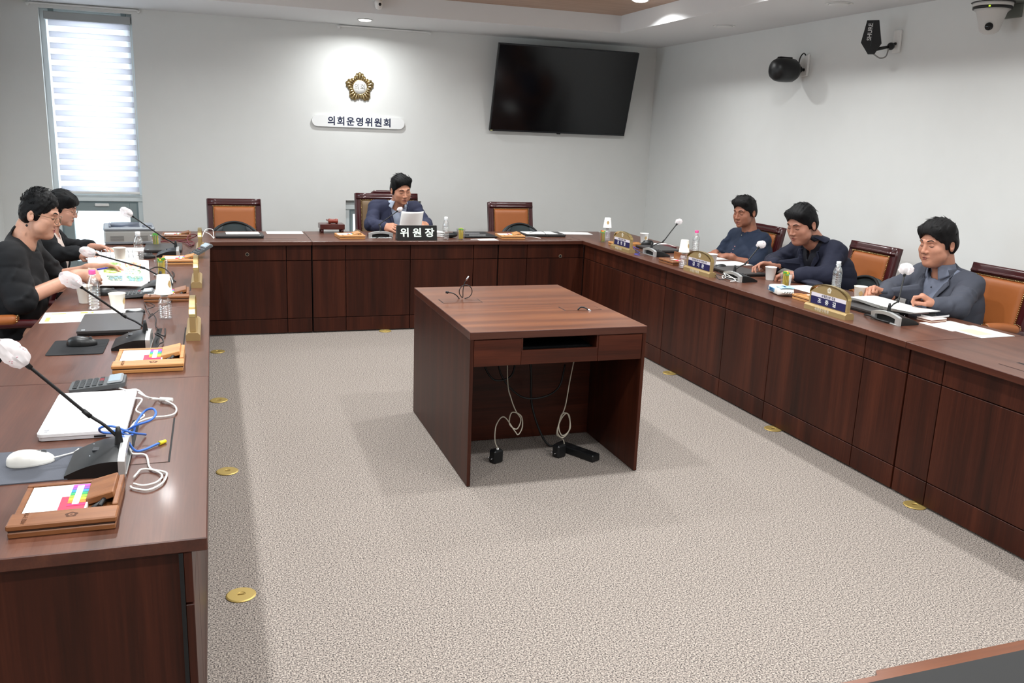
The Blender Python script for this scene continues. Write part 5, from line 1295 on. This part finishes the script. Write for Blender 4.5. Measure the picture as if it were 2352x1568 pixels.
        if glasses:
            g = MB(); lens = MB()
            for s in (-1, 1):
                c = Vector((s*.034, .112, -.008))
                ring = [c+Vector((.0235*math.cos(a)*1.05, -.010*abs(math.cos(a))*(1 if s*math.cos(a) > 0 else -.0), .0185*math.sin(a)-.002)) for a in [2*PI*i/22 for i in range(22)]]
                W = [self.p(*q)-off for q in ring]
                g.tube(W, .0013, 6, closed=True)
                lens.add(W, [list(range(22))])
                g.tube([self.p(s*.058, .104, .002)-off, self.p(s*.074, .05, .004)-off, self.p(s*.080, -.004, .004)-off, self.p(s*.080, -.022, -.008)-off], .0012, 6)
            g.tube([self.p(-.011, .112, -.004)-off, self.p(0, .1155, -.001)-off, self.p(.011, .112, -.004)-off], .0012, 6)
            go = g.build('spectacle_frame', glasses, root); lens.build('spectacle_lens', M_lens, go)
    def hair(self, off, m, style, name='hair', h=.0042, seed=1):
        S = self.s; lo = self.c-Vector((.17, .17, .18))*S; hi = self.c+Vector((.17, .17, .19))*S
        F = Field(lo, hi, h); E, C = self.ell, self.cap
        vol = style.get('vol', .012)
        fl2 = self.flat
        E(F, (0, -.006+fl2/2, .046), (.0745+vol*.75, .091+vol*.8-fl2/2, .079+vol*.9), 0)
        E(F, (0, -.012+fl2/2, .020), (.0765+vol*.35, .090+vol*.4-fl2/2, .085), .008)
        E(F, (0, -.034+fl2*.8, -.005), (.072+vol*.8, .066+vol*.4, .075+style.get('nape', 0)), .02)
        for a, b, ra, rb in style.get('add', []): C(F, a, b, ra, rb, .028)
        # clear the face, the ears and the neck
        fl = style.get('line', .055); sb = style.get('side', .035)
        E(F, (0, .115, fl-.085), (.075, .085, .085), .006, True)
        E(F, (0, .085, fl-.12), (.098, .062+sb*.2, .105), .006, True)
        for s in (-1, 1):
            E(F, (s*.098, .070, -.025), (.05, .05, .062), .008, True)
            E(F, (s*.094, -.006, -.016), (.026, .025, style.get('ear', .037)), .006, True)
        for s in (-1, 1): E(F, (s*.088, .004, -.064), (.042, .050+style.get('nape_cut', 0), .044), .008, True)
        z0 = style.get('hem', -.065); up = self.R @ Vector((0, .12, -1)); F.cut(self.p(0, -.05, z0), up.normalized())
        f = style.get('freq', 95); amp = style.get('amp', .0035); inv = self.R.transposed()
        c = self.c; A = np.array(inv)
        def strands(X, Y, Z):
            x = (A[0][0]*(X-c.x)+A[0][1]*(Y-c.y)+A[0][2]*(Z-c.z))/S; y = (A[1][0]*(X-c.x)+A[1][1]*(Y-c.y)+A[1][2]*(Z-c.z))/S; z = (A[2][0]*(X-c.x)+A[2][1]*(Y-c.y)+A[2][2]*(Z-c.z))/S
            if style.get('curl'): return np.sin(f*x+2*np.sin(60*y))*np.sin(f*y+seed)*np.sin(f*z+1.7*np.sin(50*x))
            return np.sin(f*3.2*x+9*y+34*z+2.5*np.sin(22*y+seed)+2*np.sin(30*z))*.6+np.sin(f*4.4*x+35*y-28*z+seed+2*np.sin(26*z))*.4
        F.wrinkle(strands, amp*S)
        me = F.mesh(name, m); me.transform(Matrix.Translation(-off)); o = link(name, me)
        # loose tufts that break the outline
        rg = random.Random(seed); tree = bvh(me); t = MB()
        for k in range(style.get('tufts', 70)):
            a = rg.uniform(-PI, PI); el = rg.uniform(.15, 1.5); dr = Vector((math.cos(a)*math.cos(el), math.sin(a)*math.cos(el)-.1, math.sin(el)))
            hit = tree.ray_cast(self.p(0, -.014, .042)-off+self.R @ (dr*.3), self.R @ (-dr))
            if hit[0] is None or self.R.transposed() @ (hit[0]+off-self.c) @ Vector((0, 1, 0)) > .075*S and el < .5: continue
            q = hit[0]; nn = hit[1]; fl_ = self.R @ Vector(style.get('flow', (0, -.6, -.5)))+Vector((rg.uniform(-.4, .4), rg.uniform(-.4, .4), rg.uniform(-.2, .2)))
            tg = (fl_-nn*fl_.dot(nn)); tg = tg.normalized() if tg.length > .01 else Vector((1, 0, 0)); L = style.get('len', .03)*rg.uniform(.6, 1.3)*S
            lift = style.get('lift', .35)
            if style.get('curl'):
                sd = tg.cross(nn); pts = [q+nn*(.001+.008*math.sin(PI*i/5))*S+tg*(.0062*math.cos(1.1*i))*S+sd*(.0062*math.sin(1.1*i))*S for i in range(6)]; cf = .55
            else:
                cf = 1; pts = [q-nn*.003+tg*L*i/4+nn*lift*L*(i/4)*(1-.45*i/4) for i in range(5)]
            t.tube(pts, [cf*r_ for r_ in [.0024*S, .0023*S, .0019*S, .0013*S, .0005*S, .0004*S]][:len(pts)], 5)
        if t.v: t.build('loose_strands', m, o)['kind'] = 'stuff'
        return o
def frame(d, up):
    d = Vector(d).normalized(); u = Vector(up); u = (u-d*u.dot(d)).normalized(); return d, u, d.cross(u)
def hand(F, wr, d, n, side, s=1.0, curl=.5, thumb=.5, spread=1.0, curls=None):
    """wr wrist, d wrist-to-knuckles, n the way the palm faces, side = +1 when the thumb lies on d x n"""
    d, n, t = frame(d, n); t = t*side; W = Vector(wr)
    base = [W+d*.088*s+t*.031*s, W+d*.092*s+t*.0105*s, W+d*.088*s-t*.0095*s, W+d*.079*s-t*.028*s]
    F.cap(W-d*.03*s, W+d*.015*s, .026*s, .024*s, .02)
    for b in base: F.cap(W+d*.012*s+(b-W-d*.088*s)*.45, b-n*-.001, .0165*s, .0125*s, .012)
    F.ell(W+d*.045*s+t*.020*s+n*.010*s, (.020*s, .022*s, .016*s), .012)
    lens = ((.042, .025, .021), (.047, .029, .022), (.043, .027, .021), (.033, .02, .018))
    for i, (b, L) in enumerate(zip(base, lens)):
        c = curl if curls is None else curls[i]; dirv = (d+t*(.10-.07*i)*spread).normalized(); p = b; ang = 0
        for j, l in enumerate(L):
            ang += c*(1.0, 1.35, .8)[j]
            v = dirv*math.cos(ang)+n*math.sin(ang); q = p+v*l*s
            F.cap(p, q, (.0092, .0084, .0076)[j]*s*(1 if i < 3 else .9), (.0084, .0076, .0066)[j]*s*(1 if i < 3 else .9), .0035); p = q
    p0 = W+d*.022*s+t*.022*s+n*.006*s; p1 = W+d*.055*s+t*.046*s+n*(.012+.012*thumb)*s
    p2 = p1+(d*(.8-.1*thumb)+t*(.35-.7*thumb)+n*.55*thumb).normalized()*.033*s; p3 = p2+(d*.85-t*.25*thumb+n*.4*thumb).normalized()*.026*s
    F.cap(p0, p1, .0145*s, .0112*s, .012); F.cap(p1, p2, .0108*s, .0095*s, .004); F.cap(p2, p3, .0095*s, .0078*s, .004)
def torso(F, J, g, k=.06, hips=True, thick=1.0):
    """trunk with shoulders, g = how far the cloth stands off the body"""
    P, Cc, N = Vector(J['pelvis']), Vector(J['chest']), Vector(J['neck']); L = Vector(J['lat']); s = J['s']; Wt = P*.45+Cc*.55
    f = Vector((-L.y, L.x, 0))*-1
    k = min(k, .045)
    F.cap(Cc-L*.085*s, Cc+L*.085*s, .103*s*thick+g, None, k); F.cap(Wt-L*.07*s, Wt+L*.07*s, .115*s*thick+g, None, k)
    F.cap(Cc*.5+Wt*.5-L*.075*s, Cc*.5+Wt*.5+L*.075*s, .110*s*thick+g, None, k)
    if hips: F.cap(P-L*.085*s, P+L*.085*s, .118*s*thick+g, None, k)
    up = (N-Cc).normalized(); sh = [Vector(J['shR']), Vector(J['shL'])]
    F.cap(sh[0], sh[1], .044*s+g, None, .035)
    for q in sh:
        F.cap(q, Cc*.6+N*.4, .046*s+g, .08*s+g, .035)
        F.cap(N-up*.02, q+Vector((0, 0, .006)), .040*s+g, .038*s+g, .03)
    F.cap(N-up*.06*s, N+up*J.get('rise', .012), .058*s+g*.6, .047*s+g*.6, .03)
def folds(F, a, b, ra, rb, n, seed, t0):
    """cloth folds: shallow ridges that wind part of the way round a sleeve"""
    rg = random.Random(seed); a, b = Vector(a), Vector(b); d = (b-a).normalized(); u = d.orthogonal().normalized(); v = d.cross(u)
    for i in range(n):
        t = t0+(1.0-max(0, t0))*(i+.5*rg.random())/n; th = rg.uniform(0, 2*PI); sp = rg.uniform(1.0, 1.9); sl = rg.uniform(-.05, .05); pr = None; r6 = rg.uniform(.005, .009)
        for j in range(6):
            q = j/5; an = th+sp*(q-.5); tt = min(1.05, max(-.05, t+sl*(q-.5)/max(.1, (b-a).length)*3)); R_ = ra+(rb-ra)*tt-.003
            p = a+(b-a)*tt+(u*math.cos(an)+v*math.sin(an))*R_
            if pr is not None: F.cap(pr, p, r6*math.sin(PI*(q-.1))**.5 if 0 < q-.1 < 1 else r6*.3, None, .010)
            pr = p
def sleeve(F, sh, el, wr, s, g, upto=1.0, k=.02, fold=0):
    sh, el, wr = Vector(sh), Vector(el), Vector(wr)
    F.cap(sh, el, .046*s+g, .039*s+g, k); folds(F, sh, el, .046*s+g, .039*s+g, 9, int(1000*abs(sh.x+sh.y)), .25)
    if upto > 0:
        F.cap(el, el+(wr-el)*upto, .039*s+g, .029*s+g*1.1, .022); folds(F, el, el+(wr-el)*upto, .039*s+g, .029*s+g*1.1, 9, int(1000*abs(el.x+el.y)), -.05)
def wr_noise(seed, f=72):
    def ridge(q): return 1-2*np.sqrt(np.abs(np.sin(q))+.02)
    def fn(X, Y, Z):
        a = ridge(f*.55*(Z+.55*Y-.25*X)+seed+1.6*np.sin(9*X+seed)+1.2*np.sin(7*Y))
        b = ridge(f*.42*(.8*Z-.6*X+.4*Y)+2.3*seed+1.8*np.sin(8*Y+1.3*seed))
        mk = .5+.5*np.sin(11*X+seed)*np.sin(13*Y+2*seed)*np.sin(12*Z+seed)
        return .6*a*mk+.6*b*(1-mk)
    return fn
def patch_on(tree, J, poly_rows, off, thick, nu=8, nv=10, gap=.004):
    """cloth strip laid on the chest: rows of (lateral, height) pairs seen from the front"""
    L, f = Vector(J['lat']), Vector(J['fwd']); O = Vector(J['chest']); up = Vector((0, 0, 1))
    def fn(u, v):
        i = min(len(poly_rows)-2, int(v*(len(poly_rows)-1))); t = v*(len(poly_rows)-1)-i
        (a0, a1, z0), (b0, b1, z1) = poly_rows[i], poly_rows[i+1]
        x = (a0+(b0-a0)*t)*(1-u)+(a1+(b1-a1)*t)*u; z = z0+(z1-z0)*t
        o = O+L*x+up*z; hit = tree.ray_cast(o+f*.5, -f)
        q = hit[0] if hit[0] is not None else o+f*.1
        return q-off+f*gap+up*0
    return MB().sheet(fn, nu, nv, thick=thick)
def person(label, root_xy, J, head, skin, clothes, hairstyle, hair_m=M_hair, female=False, full=0.0, hands=(), h=.0045, lip='#8f4a41', frown=0, eye_open=0, glasses=None, brow=.0030):
    root = thing('person', label, 'person', (root_xy[0], root_xy[1], 0)); off = Vector(root.location); s = J['s']
    f = Vector(J['fwd']); f.z = 0; f.normalize(); J['fwd'] = f; J['lat'] = f.cross(Vector((0, 0, 1))); lat = J['lat']
    J.setdefault('thick', 1.0)
    pts = [Vector(J[k]) for k in ('pelvis', 'chest', 'neck', 'shR', 'shL', 'elR', 'elL', 'wrR', 'wrL')]+[head.c]
    lo = Vector([min(p[i] for p in pts)-.24*s for i in range(3)]); hi = Vector([max(p[i] for p in pts)+.24*s for i in range(3)])
    sk = mat('skin_'+skin[1:], skin, .48, var=.10, vscale=45, bump=.08, bscale=500, sss=.12); skd = mat('skin_fold_'+skin[1:], '#6b4032', .6)
    # ---- body: head, neck, trunk, arms and hands in one surface
    F = Field(lo, hi, h); torso(F, J, -.022, .05, thick=J['thick'])
    head.build(F, female, full)
    F.cap(head.p(0, -.035, -.08), Vector(J['neck'])-Vector((0, 0, .03)), .048*s*(1 if not female else .86)+.005*full, .058*s*(1 if not female else .88), .025)
    for a in ('R', 'L'):
        F.cap(J['sh'+a], J['el'+a], .044*s, .038*s, .02); F.cap(J['el'+a], J['wr'+a], .037*s, .027*s, .015)
    for hd in hands: hand(F, **hd)
    for a in (-1, 1): F.cap(Vector(J['pelvis'])+lat*a*.09*s, Vector(J['pelvis'])+lat*a*.10*s+f*.20*s, .08*s, .075*s, .03)
    me = F.mesh('body', sk); tree = bvh(me); me.transform(Matrix.Translation(-off)); body = link('body', me, root)
    head.features(tree, root, off, skd, mat('lip_'+lip[1:], lip, .45), female, brow, eye_open, frown, glasses)
    hr = head.hair(off, hair_m, hairstyle, seed=len(label)); hr.parent = root
    # ---- legs
    T_ = Field(Vector((min(lo.x, (Vector(J['pelvis'])+f*.6).x-.2), min(lo.y, (Vector(J['pelvis'])+f*.6).y-.2), -.01)), Vector((max(hi.x, (Vector(J['pelvis'])+f*.6).x+.2), max(hi.y, (Vector(J['pelvis'])+f*.6).y+.2), J['pelvis'][2]+.2)), .014)
    P = Vector(J['pelvis']); kl = J.get('thigh', .40)*s
    T_.cap(P-lat*.085*s, P+lat*.085*s, .116*s, None, .05)
    for a in (-1, 1):
        kn = P+lat*a*.12*s+f*kl+Vector((0, 0, -.03)); an = Vector((kn.x, kn.y, .09))-f*.05
        T_.cap(P+lat*a*.09*s, kn, .075*s, .062*s, .05); T_.cap(kn, an, .060*s, .05*s, .04)
    tm = T_.mesh('trousers', mat('dark_trousers', '#16181f', .8)); tm.transform(Matrix.Translation(-off)); link('trousers', tm, root)
    sb = MB()
    for a in (-1, 1):
        kn = P+lat*a*.12*s+f*kl; sb.ell(Vector((kn.x, kn.y, .045))+f*.02-off, (.05, .05, .045), 12, 8).ell(Vector((kn.x, kn.y, .035))+f*.11-off, (.045, .045, .033), 12, 8)
    sb.build('shoes', mat('black_shoe', '#0d0d0e', .35), root)
    # ---- clothes
    for c in clothes:
        g = c.get('g', .006); m = c['m']; F = Field(lo, hi, c.get('h', .0065)); torso(F, J, g, .06, thick=J['thick'])
        up_to = c.get('sleeve', 1.0)
        for a in ('R', 'L'):
            if up_to is None: continue
            if up_to <= 0:
                q = Vector(J['sh'+a]); e = q+(Vector(J['el'+a])-q)*(1+up_to); F.cap(q, e, .047*s+g+.004, .047*s+g+.010, .025); folds(F, q, e, .047*s+g+.004, .047*s+g+.010, 8, int(1000*abs(q.x+q.y)), .2)
            else: sleeve(F, J['sh'+a], J['el'+a], J['wr'+a], s, g, up_to)
            if up_to < 0:
                pass
        F.wrinkle(wr_noise(len(label)+g*100), c.get('crease', .003)*1.5)
        # hollow at the neck so that the skin shows
        N = Vector(J['neck']); nk = (head.p(0, -.035, -.08)-N).normalized(); F.cap(N-nk*.05+f*.012, N+nk*.12+f*.012, c.get('neckr', .058)*s, c.get('neckr', .058)*s*1.1, .004, True)
        if c.get('scoop'):
            sc_ = c['scoop']; F.ell(N+f*sc_[3]+Vector((0, 0, sc_[4])), (sc_[0]*s, sc_[1]*s, sc_[2]*s), .012, None, True)
        if c.get('vneck'):
            zv, wv = c['vneck']; O = Vector(J['chest']); bot = O+Vector((0, 0, zv))
            a = math.atan2(wv, c.get('vtop', .26)); c0 = math.cos(a); s0 = math.sin(a)
            F.wedge([(bot, -lat*c0*-1-Vector((0, 0, s0))), (bot, lat*c0*-1-Vector((0, 0, s0))), (O+f*c.get('vback', .02), -f)])
        me = F.mesh(c['name'], m); relax(me, 2); tr_ = bvh(me); me.transform(Matrix.Translation(-off)); ob = link(c['name'], me, root)
        for (nm, rows, mm, th, gp) in c.get('strips', []):
            patch_on(tr_, J, rows, off, th, gap=gp).build(nm, mm, ob if c.get('sub') else root)
        for (nm, x, z, r, mm) in c.get('buttons', []):
            q = Vector(J['chest'])+lat*x+Vector((0, 0, z)); hit = tr_.ray_cast(q+f*.5, -f)
            if hit[0]: MB().ell(hit[0]-off+f*.001, (r, r, r), 8, 6).build(nm, mm, ob)
        if c.get('extra'): c['extra'](tr_, ob, off)
    return root

def collar(J, head, off_r, m, root, r=.063, hgt=.04, open_=.9, s=1.0, drop=.0):
    """folded shirt collar that stands around the neck and opens at the front"""
    N = Vector(J['neck']); f = J['fwd']; lat = J['lat']; nk = (head.p(0, -.035, -.08)-N).normalized(); off = Vector(root.location)
    def base(a, rr, z): return N+f*.012+(lat*math.sin(a)*rr*s+f*(-math.cos(a))*rr*s)+nk*z
    drop = drop-.014
    def outer(u, v):
        a = -PI+open_*.5+(2*PI-open_)*u; fr = abs(2*u-1)**2.2
        return base(a, r+.004+(.012+.014*fr)*v, .030*(1-.4*fr)-v*(.036+.052*fr)-drop)-off
    def inner(u, v):
        a = -PI+open_*.5+(2*PI-open_)*u; return base(a, r-.002, -.02+.048*v-.012*abs(2*u-1)**2.2-drop)-off
    MB().sheet(outer, 40, 7, thick=.003).build('collar', m, root); MB().sheet(inner, 40, 4, thick=.003).build('collar_band', m, root)
# ---- the six people
def Jn(**k): return k
SKM, SKW = '#b9826a', '#c9977f'
shirtg = mat('slate_shirt_cloth', '#6c7283', .8, bump=.2, bscale=700); greyj = mat('grey_blue_jacket_cloth', '#41444f', .85, var=.14, vscale=240, bump=.3, bscale=600)
navyj = mat('navy_jacket_cloth', '#11152a', .85, var=.12, vscale=200, bump=.25, bscale=600); navys = mat('black_navy_shirt', '#0d0f1c', .7)
tealt = mat('dark_blue_top_cloth', '#17243a', .8, bump=.25, bscale=600); suit = mat('navy_suit_cloth', '#2c3048', .8, var=.1, vscale=200, bump=.2, bscale=700)
bshirt = mat('pale_blue_shirt', '#9fa9bd', .75); bcol = mat('pale_collar', '#c9d6ea', .7); blk = mat('black_cotton', '#0c0d11', .85, bump=.2, bscale=700)
blkc = mat('black_cardigan_knit', '#0e1014', .9, bump=.3, bscale=400); cream = mat('cream_blouse', '#e6d5cc', .7); btn = mat('dark_button', '#2b2e38', .4)
def lapels(m, zt=.17, zb=-.10, wi=.035, wo=.10):
    out = []
    for s in (-1, 1):
        out.append(('lapel', [(s*.052, s*.085, zt), (s*.050, s*(wo+.015), zt-.07), (s*.048, s*(wo+.004), zt-.10), (s*.036, s*(wo-.02), zt*.3+zb*.7+.05), (s*.016, s*.034, zb+.02), (s*.008, s*.014, zb)], m, .006, .011))
    return out
# man in the grey jacket, nearest on the right
hd = Head((4.0, -3.06, 1.108), (-1, -.06), .10, .03, 1.06, 1.05)
J = Jn(s=1.10, fwd=(-1, -.03, 0), pelvis=(4.10, -3.08, .57), chest=(4.10, -3.07, .785), neck=(4.065, -3.065, .955), shR=(4.10, -2.875, .89), shL=(4.10, -3.235, .885),
       elR=(3.93, -2.81, .795), elL=(3.86, -3.395, .80), wrR=(3.735, -2.985, .80), wrL=(3.745, -3.365, .80), thick=1.0)
p3 = person('seated man with thick black hair, grey-blue jacket over slate shirt, fist beside a paper cup', (4.15, -3.08), J, hd, SKM,
    [dict(name='shirt', m=shirtg, g=.004, sleeve=None, vneck=(.125, .05), vtop=.12, neckr=.058, buttons=[('button', .0, z, .005, btn) for z in (.07, .0, -.07)]),
     dict(name='jacket', m=greyj, g=.015, sleeve=.97, vneck=(-.115, .105), vtop=.28, neckr=.060, crease=.0046, strips=lapels(greyj))],
    dict(vol=.018, line=.064, amp=.0016, tufts=110, len=.032, lift=.05, flow=(.5, .5, -.6), add=[((-.055, .058, .082), (.055, .064, .078), .024, .022), ((-.06, .0, .088), (.06, .0, .088), .034, .034)], hem=-.058), M_hairg, full=1, frown=.7,
    hands=[dict(wr=(3.735, -2.985, .80), d=(-.75, .28, .25), n=(-.35, -.55, -.75), side=-1, s=1.1, curl=1.45, thumb=1.1), dict(wr=(3.745, -3.365, .805), d=(-.60, .45, .52), n=(-.55, .40, -.6), side=1, s=1.05, curl=.95, thumb=.9, curls=(.8, 1.2, 1.3, 1.35))])
collar(J, hd, None, shirtg, p3, .060, s=1.08)
collar(J, hd, None, greyj, p3, .072, s=1.1, open_=2.3, drop=.022)
# man in the navy jacket
hd = Head((3.79, -2.085, 1.12), (-1, -.20), .32, .0, 1.06, 1.05)
J = Jn(s=1.12, fwd=(-1, 0, 0), pelvis=(4.06, -2.08, .57), chest=(4.02, -2.07, .80), neck=(3.895, -2.085, 1.03), shR=(3.97, -1.86, .925), shL=(3.98, -2.215, .935),
       elR=(3.86, -1.71, .80), elL=(3.83, -2.345, .805), wrR=(3.68, -1.965, .82), wrL=(3.665, -2.27, .80), thick=1.02)
p2 = person('seated man reading, short black hair, navy jacket over dark open shirt, black wristwatch', (4.15, -2.08), J, hd, '#ab7762',
    [dict(name='shirt', m=navys, g=.004, sleeve=None, vneck=(.06, .05), vtop=.16, neckr=.056),
     dict(name='jacket', m=navyj, g=.017, sleeve=.93, vneck=(-.12, .095), vtop=.28, neckr=.060, crease=.0048, strips=lapels(navyj))],
    dict(vol=.013, line=.066, amp=.0012, tufts=90, len=.03, lift=.12, flow=(.1, .7, -.5), add=[((-.055, .058, .082), (.055, .060, .080), .020, .020)], hem=-.06), M_hair, full=1, frown=.5,
    hands=[dict(wr=(3.68, -1.965, .82), d=(-.85, .25, .06), n=(.0, -.45, -.85), side=-1, s=1.05, curl=.6, thumb=.9), dict(wr=(3.665, -2.27, .80), d=(-.66, .74, .05), n=(.1, .1, -1), side=1, s=1.05, curl=.55, thumb=.7)])
collar(J, hd, None, navys, p2, .060, s=1.08, open_=1.1)
collar(J, hd, None, navyj, p2, .074, s=1.1, open_=2.3, drop=.012)
wt = MB(); wv = Vector((3.665, -2.27, .80))-Vector((3.83, -2.345, .805)); wv.normalize(); wc = Vector((3.678, -2.28, .80))-Vector((4.15, -2.08, 0))
q = wv.to_track_quat('Z', 'Y').to_matrix()
ws = MB(); ws.M = Matrix.Translation(wc) @ q.to_4x4(); ws.lathe([(.032, -.012), (.035, -.012), (.035, .012), (.032, .012), (.032, -.012)], 26); wo = ws.build('watch_strap', M_black, p2)
wf = MB(); wd = Vector((-.1, -.75, .62)).normalized(); wf.cyl(wc+wd*.030, wc+wd*.043, .021, n=20).build('watch_face', mat('watch_black', '#08090b', .2), wo)
# man in the blue long-buttoned top
hd = Head((4.09, -.95, 1.097), (-1, -.32), .15, .0, 1.0, 1.02)
J = Jn(s=1.06, fwd=(-1, -.05, 0), pelvis=(4.12, -.96, .56), chest=(4.17, -.95, .77), neck=(4.15, -.955, .945), shR=(4.16, -.755, .875), shL=(4.18, -1.085, .875),
       elR=(4.08, -.665, .69), elL=(4.09, -1.155, .70), wrR=(3.90, -.86, .735), wrL=(3.90, -1.06, .735), thick=1.0)
p1 = person('seated man with grey-flecked hair, collarless dark blue top, hands folded at the desk edge', (4.15, -.96), J, hd, '#9a654f',
    [dict(name='top', m=tealt, g=.012, sleeve=-.06, neckr=.05, scoop=(.064, .068, .045, .010, .030), crease=.0045, buttons=[('button', .0, .14, .004, mat('pale_button', '#c9c3ae', .4)), ('clasp', .03, .045, .006, mat('pink_clasp', '#b9848a', .4)), ('clasp', .035, .02, .005, mat('pink_clasp', '#b9848a', .4)), ('clasp', .042, -.01, .005, mat('pink_clasp', '#b9848a', .4))])],
    dict(vol=.011, line=.066, amp=.0014, tufts=110, len=.03, lift=.22, flow=(.1, .7, .1), add=[((-.05, .066, .090), (.05, .070, .088), .024, .024), ((-.05, .02, .104), (.05, .02, .104), .025, .025)], hem=-.045), M_hairg, frown=.4,
    hands=[dict(wr=(3.90, -.86, .755), d=(-.6, -.6, .0), n=(.1, -.1, -1), side=-1, s=1.03, curl=.35, thumb=.4), dict(wr=(3.90, -1.06, .755), d=(-.8, .5, .02), n=(-.1, .1, -1), side=1, s=1.03, curl=.4, thumb=.5)])
# the chairman
hd = Head((1.636, .80, 1.119), (.24, -1), .26, .10, 1.03, 1.03)
J = Jn(s=1.08, fwd=(.06, -1, 0), pelvis=(1.62, 1.10, .57), chest=(1.63, .99, .79), neck=(1.625, .91, .985), shR=(1.44, .955, .94), shL=(1.80, .955, .93),
       elR=(1.37, .83, .80), elL=(1.88, .82, .80), wrR=(1.46, .635, .80), wrL=(1.835, .60, .815), thick=1.0)
pc = person('chairman reading papers, swept black hair, navy suit jacket over pale blue shirt', (1.62, 1.05), J, hd, '#c08a70',
    [dict(name='shirt', m=bshirt, g=.004, sleeve=None, vneck=(.11, .05), vtop=.14, neckr=.056),
     dict(name='jacket', m=suit, g=.013, sleeve=.95, vneck=(-.17, .08), vtop=.34, neckr=.064, crease=.0042, strips=lapels(suit, .17, -.14, .03, .085))],
    dict(vol=.014, line=.073, amp=.0016, tufts=110, len=.035, lift=.18, flow=(.5, -.5, .1), add=[((-.05, .052, .094), (.05, .050, .091), .027, .025)], hem=-.055), M_hair, frown=.2,
    hands=[dict(wr=(1.46, .635, .805), d=(.6, -.75, .02), n=(.55, .4, -.55), side=-1, s=1.05, curl=.6, thumb=.7), dict(wr=(1.835, .60, .82), d=(-.55, -.75, .12), n=(-.6, .3, -.5), side=1, s=1.05, curl=.55, thumb=.7)])
collar(J, hd, None, bcol, pc, .060, s=1.06, open_=1.3)
collar(J, hd, None, suit, pc, .072, s=1.08, open_=2.4, drop=.022)
t = thing('held_papers', 'white papers held up by the chairman', 'papers', (1.655, .49, .805), 0, rot=(.38, 0, .06))
MB().sheet(lambda u, v: ((u-.5)*.20+.018*(v), .04*(2*u-1)**2*v-.012, .15*v+.012*math.sin(PI*u)*v), 12, 8, thick=.002).build('sheet', M_paper, t)
# woman in the black T-shirt
hd = Head((-.785, -2.2, 1.166), (1, -.10), .25, .0, .94, 1.0, .024)
J = Jn(s=1.05, fwd=(1, -.04, 0), pelvis=(-.965, -2.2, .56), chest=(-.905, -2.2, .82), neck=(-.855, -2.2, 1.045), shR=(-.895, -2.375, .972), shL=(-.88, -2.025, .972),
       elR=(-.845, -2.435, .775), elL=(-.80, -1.87, .79), wrR=(-.615, -2.225, .86), wrL=(-.585, -1.93, .845), thick=1.0)
pw = person('woman in black T-shirt with short curly black hair and glasses, pen in hand', (-1.0, -2.2), J, hd, SKW,
    [dict(name='tshirt', m=blk, g=.014, sleeve=-.03, neckr=.05, scoop=(.080, .095, .065, .030, .0), crease=.0045)],
    dict(vol=.010, line=.066, amp=.0035, curl=True, freq=150, tufts=170, hem=-.06, ear=.034, add=[]), M_hair, female=True, full=.6, lip='#9c4048',
    hands=[dict(wr=(-.615, -2.225, .86), d=(.80, .35, -.05), n=(.0, .75, -.5), side=-1, s=.95, curl=1.05, thumb=.85), dict(wr=(-.585, -1.93, .85), d=(.9, -.05, .10), n=(.0, -.4, -.85), side=1, s=.98, curl=.35, thumb=.5)], glasses=mat('thin_gold_frame', '#6d5f4b', .3, metal=.7), brow=.0032)
MB().tube([hd.p(.086, -.016, -.045)-Vector((-1.0, -2.2, 0)), hd.p(.086, -.016, -.056)-Vector((-1.0, -2.2, 0))], .0008, 6).ell(hd.p(.087, -.016, -.061)-Vector((-1.0, -2.2, 0)), (.0058, .0058, .0058), 12, 8).build('earring', M_black, pw)
# woman in the black cardigan
hd = Head((-.915, -.65, 1.056), (1, -.06), .25, .0, .93, .98)
J = Jn(s=.95, fwd=(1, -.02, 0), pelvis=(-1.08, -.67, .55), chest=(-1.01, -.65, .72), neck=(-.985, -.65, .905), shR=(-1.0, -.815, .85), shL=(-1.0, -.485, .85),
       elR=(-.93, -.84, .775), elL=(-.93, -.45, .775), wrR=(-.80, -.86, .785), wrL=(-.76, -.55, .79), thick=1.0)
pv = person('woman in black cardigan and cream blouse with straight black hair and glasses by the window', (-1.05, -.65), J, hd, '#c6937e',
    [dict(name='blouse', m=cream, g=.004, sleeve=None, neckr=.056, vneck=(.12, .05), vtop=.12),
     dict(name='cardigan', m=blkc, g=.013, sleeve=.97, neckr=.064, vneck=(-.30, .10), vtop=.46, vback=.03, crease=.0035)],
    dict(vol=.013, line=.048, amp=.0012, tufts=30, len=.04, lift=.1, flow=(0, .6, -.6), hem=-.05, ear=.022, add=[((-.055, .06, .075), (.055, .062, .075), .03, .03), ((-.045, .085, .055), (.045, .085, .055), .018, .018)]), M_hair, female=True, lip='#9a4b48',
    hands=[dict(wr=(-.80, -.86, .785), d=(.85, -.5, .05), n=(.1, .6, -.7), side=-1, s=.92, curl=.55, thumb=.8), dict(wr=(-.76, -.55, .79), d=(.9, -.2, .0), n=(.1, -.3, -.8), side=1, s=.92, curl=.35, thumb=.5)], glasses=mat('thin_gold_frame', '#6d5f4b', .3, metal=.7), brow=.003)
